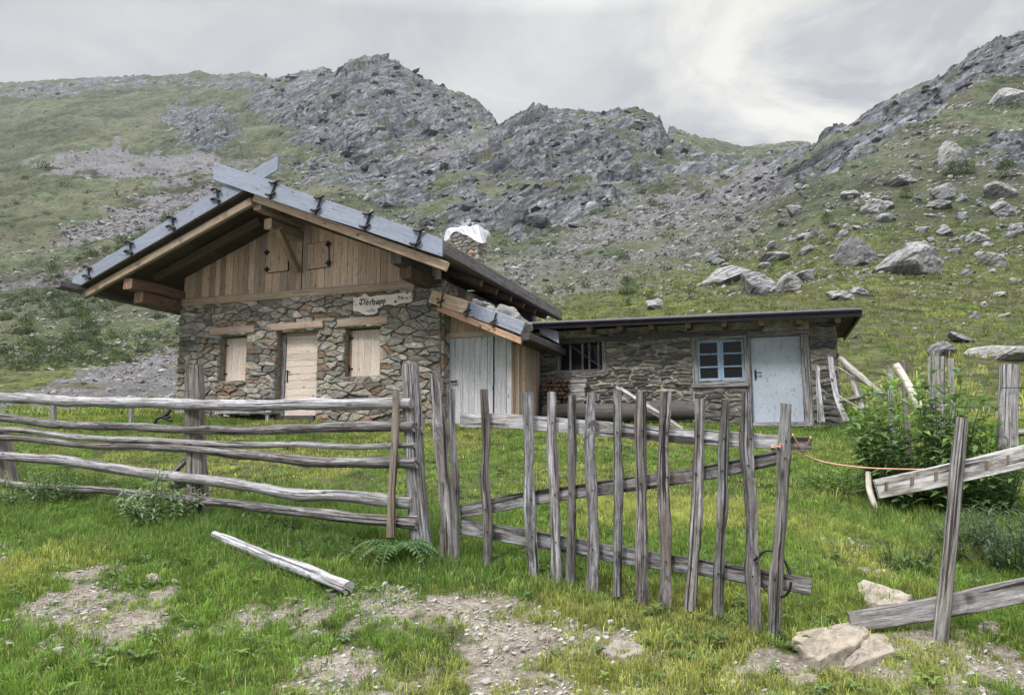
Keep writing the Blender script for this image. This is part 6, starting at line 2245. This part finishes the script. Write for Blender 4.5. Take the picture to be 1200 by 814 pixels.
def prob_bush(i, j):
    u, v, y = Ug[i, j], Vg[i, j], Yg[i, j]
    left = (u < 230) * (y > 45) * (y < 135) * (Sc[i, j] < .35) * np.clip((brk[i, j] - .42) * 6, 0, 1)
    plat = (u < 330) * (y > 135) * (y < 300) * (Sc[i, j] < .3) * .10
    mid = (u > 560) * (u < 900) * (y > 40) * (y < 170) * (Rk[i, j] < .4) * .35 * np.clip((brk2[i, j] - .45) * 6, 0, 1)
    rt = (u > 900) * (y > 45) * (y < 150) * (Rk[i, j] < .4) * .16 * np.clip((brk2[i, j] - .48) * 8, 0, 1)
    return left * .75 + plat * .5 + mid * .45 + rt * .5


P, i, j = pick(130000, prob_bush, rb_)
sz = P[:, 1] / FPX * (1.5 + rb_.gamma(1.6, 1.7, len(P))).clip(1.5, 9)
bush_mass('alpine_heath', P, sz, np.array([(.045, .065, .034), (.055, .08, .04), (.07, .095, .045), (.05, .07, .042)]), 'low dark green heath bushes dotted over the slopes', 90)

def prob_tuss(i, j):
    y = Yg[i, j]
    return (y > 36) * (y < 800) * (Rk[i, j] < .35) * (Sc[i, j] < .3) * np.clip((vnoise(Xg[i, j] / 2.2, q_[i, j] / 1.6, 141) - .35) * 3, .06, 1) * .5


P, i, j = pick(330000, prob_tuss, rb_)
sz = P[:, 1] / FPX * rb_.uniform(.8, 2.3, len(P))
print('tussocks', len(P))
bush_mass('hill_tussocks', P, sz, np.array([(.035, .05, .024), (.06, .078, .032), (.095, .11, .05), (.12, .125, .065), (.05, .06, .03)]), 'grass and heath tussocks over the slopes', 9)

BU = [(150, 345, 26, 'young larch bush left of the roof eave'), (60, 330, 24, 'rounded green bush at the left edge of the slope'), (30, 392, 26, 'pale green bush above the scree at the far left'), (95, 385, 24, 'bushy young larch above the scree near the eave'), (185, 372, 20, 'green bush beside the hut corner'),
      (1062, 232, 16, 'small green bush right of the tilted flat slab'), (1116, 207, 20, 'bright bush at the foot of the tall pointed boulder'), (1134, 203, 18, 'bush right of the tall pointed boulder'), (1178, 208, 24, 'wide green bush at the right edge below the rock band'), (968, 262, 14, 'dark bush on the slope above the ribbed boulder'), (735, 345, 22, 'yellow green bush above the annex roof')]
for k, (u, v, w, lab) in enumerate(BU):
    g = ground_hit(u, v, 20)
    s = w / 2 * g.y / FPX
    root = thing('slope_bush', g, lab, 'bush', 'bushes on the slopes')
    lv = Leaves(); rr = random.Random(k)
    for q in range(650):
        d = Vector((rr.gauss(0, 1), rr.gauss(0, 1), rr.gauss(0, 1))).normalized()
        f = rr.random() ** .4
        p = g + Vector((d.x * s * f, d.y * s * f, s * .7 + d.z * s * f * 1.0))
        c = rr.uniform(.6, 1.5)
        lv.leaf(p, d + Vector((0, 0, .4)), ZV, s * .26, s * .09, (.055 * c, .085 * c, .034 * c), .1)
    lv.build('foliage', root)
    mb = MB(); mb.sweep([g - ZV * .1, g + ZV * s], [s * .12, s * .05], kind='log', seg=6, step=s / 3, col=(.3, .25, .2)); mb.build('trunk', M['brown'], root)

# ----------------------------------------------------------------------------
# gravel and grass
# ----------------------------------------------------------------------------
rg = np.random.default_rng(5)
n = 42000
y = rg.uniform(3.7, 7.5, n); x = rg.uniform(-.76, .76, n) * y
z = ground(x, y)
dm = sample_grid(Dt, x, y, z)
cl = fbm(x * 1.3, y * 1.3, 77, 3)
keep = rg.random(n) < np.where(dm > .25, .25 + 1.6 * np.clip((cl - .45) * 4, 0, 1) * dm, .01)
x, y, z = x[keep], y[keep], z[keep]
sz = rg.gamma(1.4, .0045, len(x)).clip(.003, .035)
t = rg.uniform(.72, 1.05, len(x))[:, None] * np.array([1, .985, .96])
M['gravel'] = rock_mat('gravel_stone', (.42, .41, .395), (.24, .23, .22), 6, 'World', (1, 1, 1.5), .0)
scatter_rocks('gravel', np.stack([x, y, z + sz * .15], -1), sz, .6, t, 'loose grey gravel on the worn path', M['gravel'], 9)

blades = {'x': [], 'y': [], 'z': [], 'h': [], 'w': [], 'c': []}


def sow(ntuft, per, y0, y1, dens_fn, hmin, hmax, wid, rad, seed, lush=True, amax=.78):
    """grass in tufts: the blades of a tuft fan out from its heart"""
    r = np.random.default_rng(seed)
    ty = np.sqrt(r.uniform(y0 * y0, y1 * y1, ntuft)); tx = r.uniform(-amax, amax, ntuft) * ty
    tz = ground(tx, ty)
    u, v = project(tx, ty, tz)
    dm = sample_grid(Dt, tx, ty, tz)
    rk = sample_grid(Rk, tx, ty, tz); sc = sample_grid(Sc, tx, ty, tz)
    c1 = fbm(tx * .8, ty * .8, 81, 4); c2 = fbm(tx * 2.6, ty * 2.6, 83, 4); c3 = fbm(tx * .3, ty * .3, 85, 3)
    lm = np.zeros(ntuft)
    if lush:
        ju, jv = u + (c1 - .5) * 160 + r.normal(0, 45, ntuft), v + (c2 - .5) * 90 + r.normal(0, 20, ntuft)
        lm = np.maximum(lm, in_poly(ju, jv, [(-50, 560), (120, 580), (240, 600), (480, 620), (560, 640), (600, 680), (560, 700), (420, 705), (300, 660), (150, 640), (-50, 640)]) * 1.0)
        lm = np.maximum(lm, in_poly(ju, jv, [(560, 690), (700, 690), (850, 730), (820, 765), (700, 735)]) * .55)
        lm = np.maximum(lm, in_poly(ju, jv, [(930, 500), (1210, 560), (1210, 670), (1080, 650), (1030, 610), (960, 570)]) * .7)
        lm = lm * np.clip(.35 + (c2 - .3) * 2.2, .1, 1)
    keep = r.random(ntuft) < np.clip(1 - 1.3 * dm + np.clip(c2 - .52, 0, 1) * 5 * (dm > .1), 0.02, 1) * (rk < .4) * (1 - .9 * np.clip(sc * 1.5, 0, 1)) * dens_fn(tx, ty, c1, c2, lm)
    p = np.stack([tx - HA.x, ty - HA.y], -1)
    t_ = p @ np.array([HT.x, HT.y]); s_ = p @ np.array([HN.x, HN.y])
    keep &= ~((t_ > tL) & (t_ < xt1) & (s_ < np.where(t_ < tR, 0.05, np.where(t_ < lt1, sQ, sX + .05))) & (s_ > -6))
    tx, ty, c1, c2, c3, lm, dm = [q[keep] for q in (tx, ty, c1, c2, c3, lm, dm)]
    m = len(tx)
    dry = np.clip((c1 - .46) * 4.5 + (c3 - .5) * 2.5 + (c2 - .5) * 1.5 - lm * 1.3 + r.normal(0, .18, m), 0, 1)[:, None]
    A = np.array([.145, .238, .052]); B = np.array([.30, .325, .105]); DK = np.array([.092, .165, .052])
    tc_ = A * (1 - dry) + B * dry
    tc_ = tc_ * (1 - .7 * lm[:, None]) + DK * .7 * lm[:, None]
    tc_ *= r.gamma(9, 1 / 9, (m, 1)).clip(.42, 1.75)
    far = np.clip((ty - 18) / 20, 0, 1)[:, None]
    hv = np.clip((fbm(tx / 2.4, ty / 1.1, 95, 5, .65) - .43) * 6, 0, 1)[:, None]
    tc_ = tc_ * (1 - .85 * far) + .85 * far * (np.array([.155, .17, .058]) * (1 - hv) + np.array([.050, .056, .026]) * hv) * r.uniform(.75, 1.3, (m, 1))
    th = r.gamma(5, .2, m).clip(.35, 2.2) * (.55 + .9 * c2) * (1 + .6 * lm) * (1 - .45 * np.clip(dm * 1.5, 0, 1))
    tr_ = rad * r.uniform(.5, 1.5, m) * (1 + .3 * lm)
    k = per
    a = r.uniform(0, 6.283, (m, k)); q = np.sqrt(r.random((m, k)))
    X = (tx[:, None] + np.cos(a) * q * tr_[:, None]).ravel(); Y = (ty[:, None] + np.sin(a) * q * tr_[:, None]).ravel()
    H = (th[:, None] * r.uniform(hmin, hmax, (m, k)) * (1.1 - .4 * q)).ravel()
    AZ = (a + r.normal(0, .7, (m, k))).ravel()
    LN = (.15 + q * r.gamma(2.2, .34, (m, k))).clip(0, 1.8).ravel()
    col = np.repeat(tc_, k, 0) * r.uniform(.72, 1.3, (m * k, 1))
    st = r.random(m * k) < .03
    col[st] = np.array([.40, .35, .19]) * r.uniform(.7, 1.1, (st.sum(), 1))
    for key, val in (('x', X), ('y', Y), ('z', ground(X, Y)), ('h', H), ('w', wid * r.uniform(.7, 1.35, m * k)), ('c', col), ('az', AZ), ('ln', LN)):
        blades[key].append(val)


blades['az'] = []; blades['ln'] = []
sow(42000, 15, 3.6, 8.2, lambda x, y, c1, c2, lm: np.clip(.30 + c2 * 1.0 + lm * .5, 0, 1), .026, .068, .0056, .045, 1)
sow(34000, 11, 8.0, 17.5, lambda x, y, c1, c2, lm: np.clip(.25 + c2 * 1.0 + lm * .4, 0, 1), .022, .06, .0100, .075, 2)
sow(42000, 7, 17.0, 62.0, lambda x, y, c1, c2, lm: np.clip((c2 - .36) * 4, 0, 1) * (x > -2) + .5 * (x < -2) * (y < 30), .08, .20, .036, .16, 3, False, .85)
x, y, z, h, w = [np.concatenate(blades[k]) for k in 'xyzhw']
col = np.concatenate(blades['c'])
n = len(x)
r = np.random.default_rng(8)
az = np.concatenate(blades['az']); ln = np.concatenate(blades['ln'])
wx, wy = np.cos(az), np.sin(az)
fa_ = r.uniform(0, 6.283, n)
sx, sy = np.cos(fa_) * w / 2, np.sin(fa_) * w / 2
hz = h / np.sqrt(1 + .5 * ln ** 2)
b0 = np.stack([x - sx, y - sy, z - .01], -1); b1 = np.stack([x + sx, y + sy, z - .01], -1)
mx_, my_, mz_ = x + wx * h * ln * .22, y + wy * h * ln * .22, z + hz * .58
m0 = np.stack([mx_ - sx * .8, my_ - sy * .8, mz_], -1); m1 = np.stack([mx_ + sx * .8, my_ + sy * .8, mz_], -1)
tp = np.stack([x + wx * h * ln * .75, y + wy * h * ln * .75, z + hz * (1 - .12 * ln)], -1)
V = np.stack([b0, b1, m1, m0, tp], 1).reshape(-1, 3)
ofs = np.arange(n)[:, None] * 5
L = (ofs + np.array([0, 1, 2, 3, 3, 2, 4])).ravel()
FS = np.tile([4, 3], n)
# tips are a little yellower than the roots: the blade's own colour
cb = np.repeat(col[:, None, :], 5, 1)
cb[:, 4] *= np.array([1.25, 1.15, 1.0])
CC = np.concatenate([cb.reshape(-1, 3), np.ones((n * 5, 1))], 1)
gr = np_mesh('grass', V, FS, L, CC, M['grass'])
tag(gr, 'short pasture grass with longer tufts along the fence', kind='stuff')
print('blades', n)

# broad leaved weeds in the turf
rw = np.random.default_rng(44)
n = 5200
wy_ = np.sqrt(rw.uniform(3.8 ** 2, 13.5 ** 2, n)); wx_ = rw.uniform(-.76, .76, n) * wy_
cw = fbm(wx_ * 1.1, wy_ * 1.1, 131, 3)
wz_ = ground(wx_, wy_)
dmw = sample_grid(Dt, wx_, wy_, wz_)
pw = np.stack([wx_ - HA.x, wy_ - HA.y], -1)
tw = pw @ np.array([HT.x, HT.y]); sw = pw @ np.array([HN.x, HN.y])
kp = (rw.random(n) < np.clip((cw - .42) * 5, .05, 1)) & (dmw < .8) & ~((tw > tL) & (tw < xt1) & (sw < .1))
wx_, wy_, wz_ = wx_[kp], wy_[kp], wz_[kp]
lv = Leaves(); rr = random.Random(3)
for x_, y_, z_ in zip(wx_, wy_, wz_):
    c0 = rr.choice([(.10, .17, .05), (.13, .21, .06), (.16, .23, .07), (.09, .15, .06)])
    q_n = rr.randint(4, 7); ph = rr.uniform(0, 6.28); s_ = rr.uniform(.025, .06)
    for q in range(q_n):
        a = ph + q * 6.283 / q_n + rr.uniform(-.3, .3)
        lv.leaf(Vector((x_, y_, z_ + rr.uniform(.01, .05))), Vector((math.cos(a), math.sin(a), rr.uniform(.2, .9))), ZV, s_ * rr.uniform(.8, 1.2), s_ * .5, c0, .3)
wd = np_mesh('weeds', np.array([tuple(v) for v in lv.v]), lv.fs, lv.l, lv.c, M['leaf'], False)
tag(wd, 'small broad leaved weeds growing through the turf', kind='stuff')

# ----------------------------------------------------------------------------
# the air of the valley
# ----------------------------------------------------------------------------
hz_top = float(Zg.max()) + 30
mb = MB()
mb.box((-4200, -60, float(Zg.min()) - 1.0), (8400, 0, 0), (0, 4400, 0), (0, 0, hz_top - float(Zg.min()) + 1.0))
hm = bpy.data.materials.new('valley_air'); hm.use_nodes = True
hn = hm.node_tree.nodes; hn.clear()
pv = hn.new('ShaderNodeVolumePrincipled'); ho = hn.new('ShaderNodeOutputMaterial')
pv.inputs['Color'].default_value = (.80, .88, 1.0, 1)
pv.inputs['Density'].default_value = HAZE
hm.node_tree.links.new(pv.outputs[0], ho.inputs['Volume'])
hz = mb.build('haze', hm)
tag(hz, 'thin bluish valley air', kind='stuff')
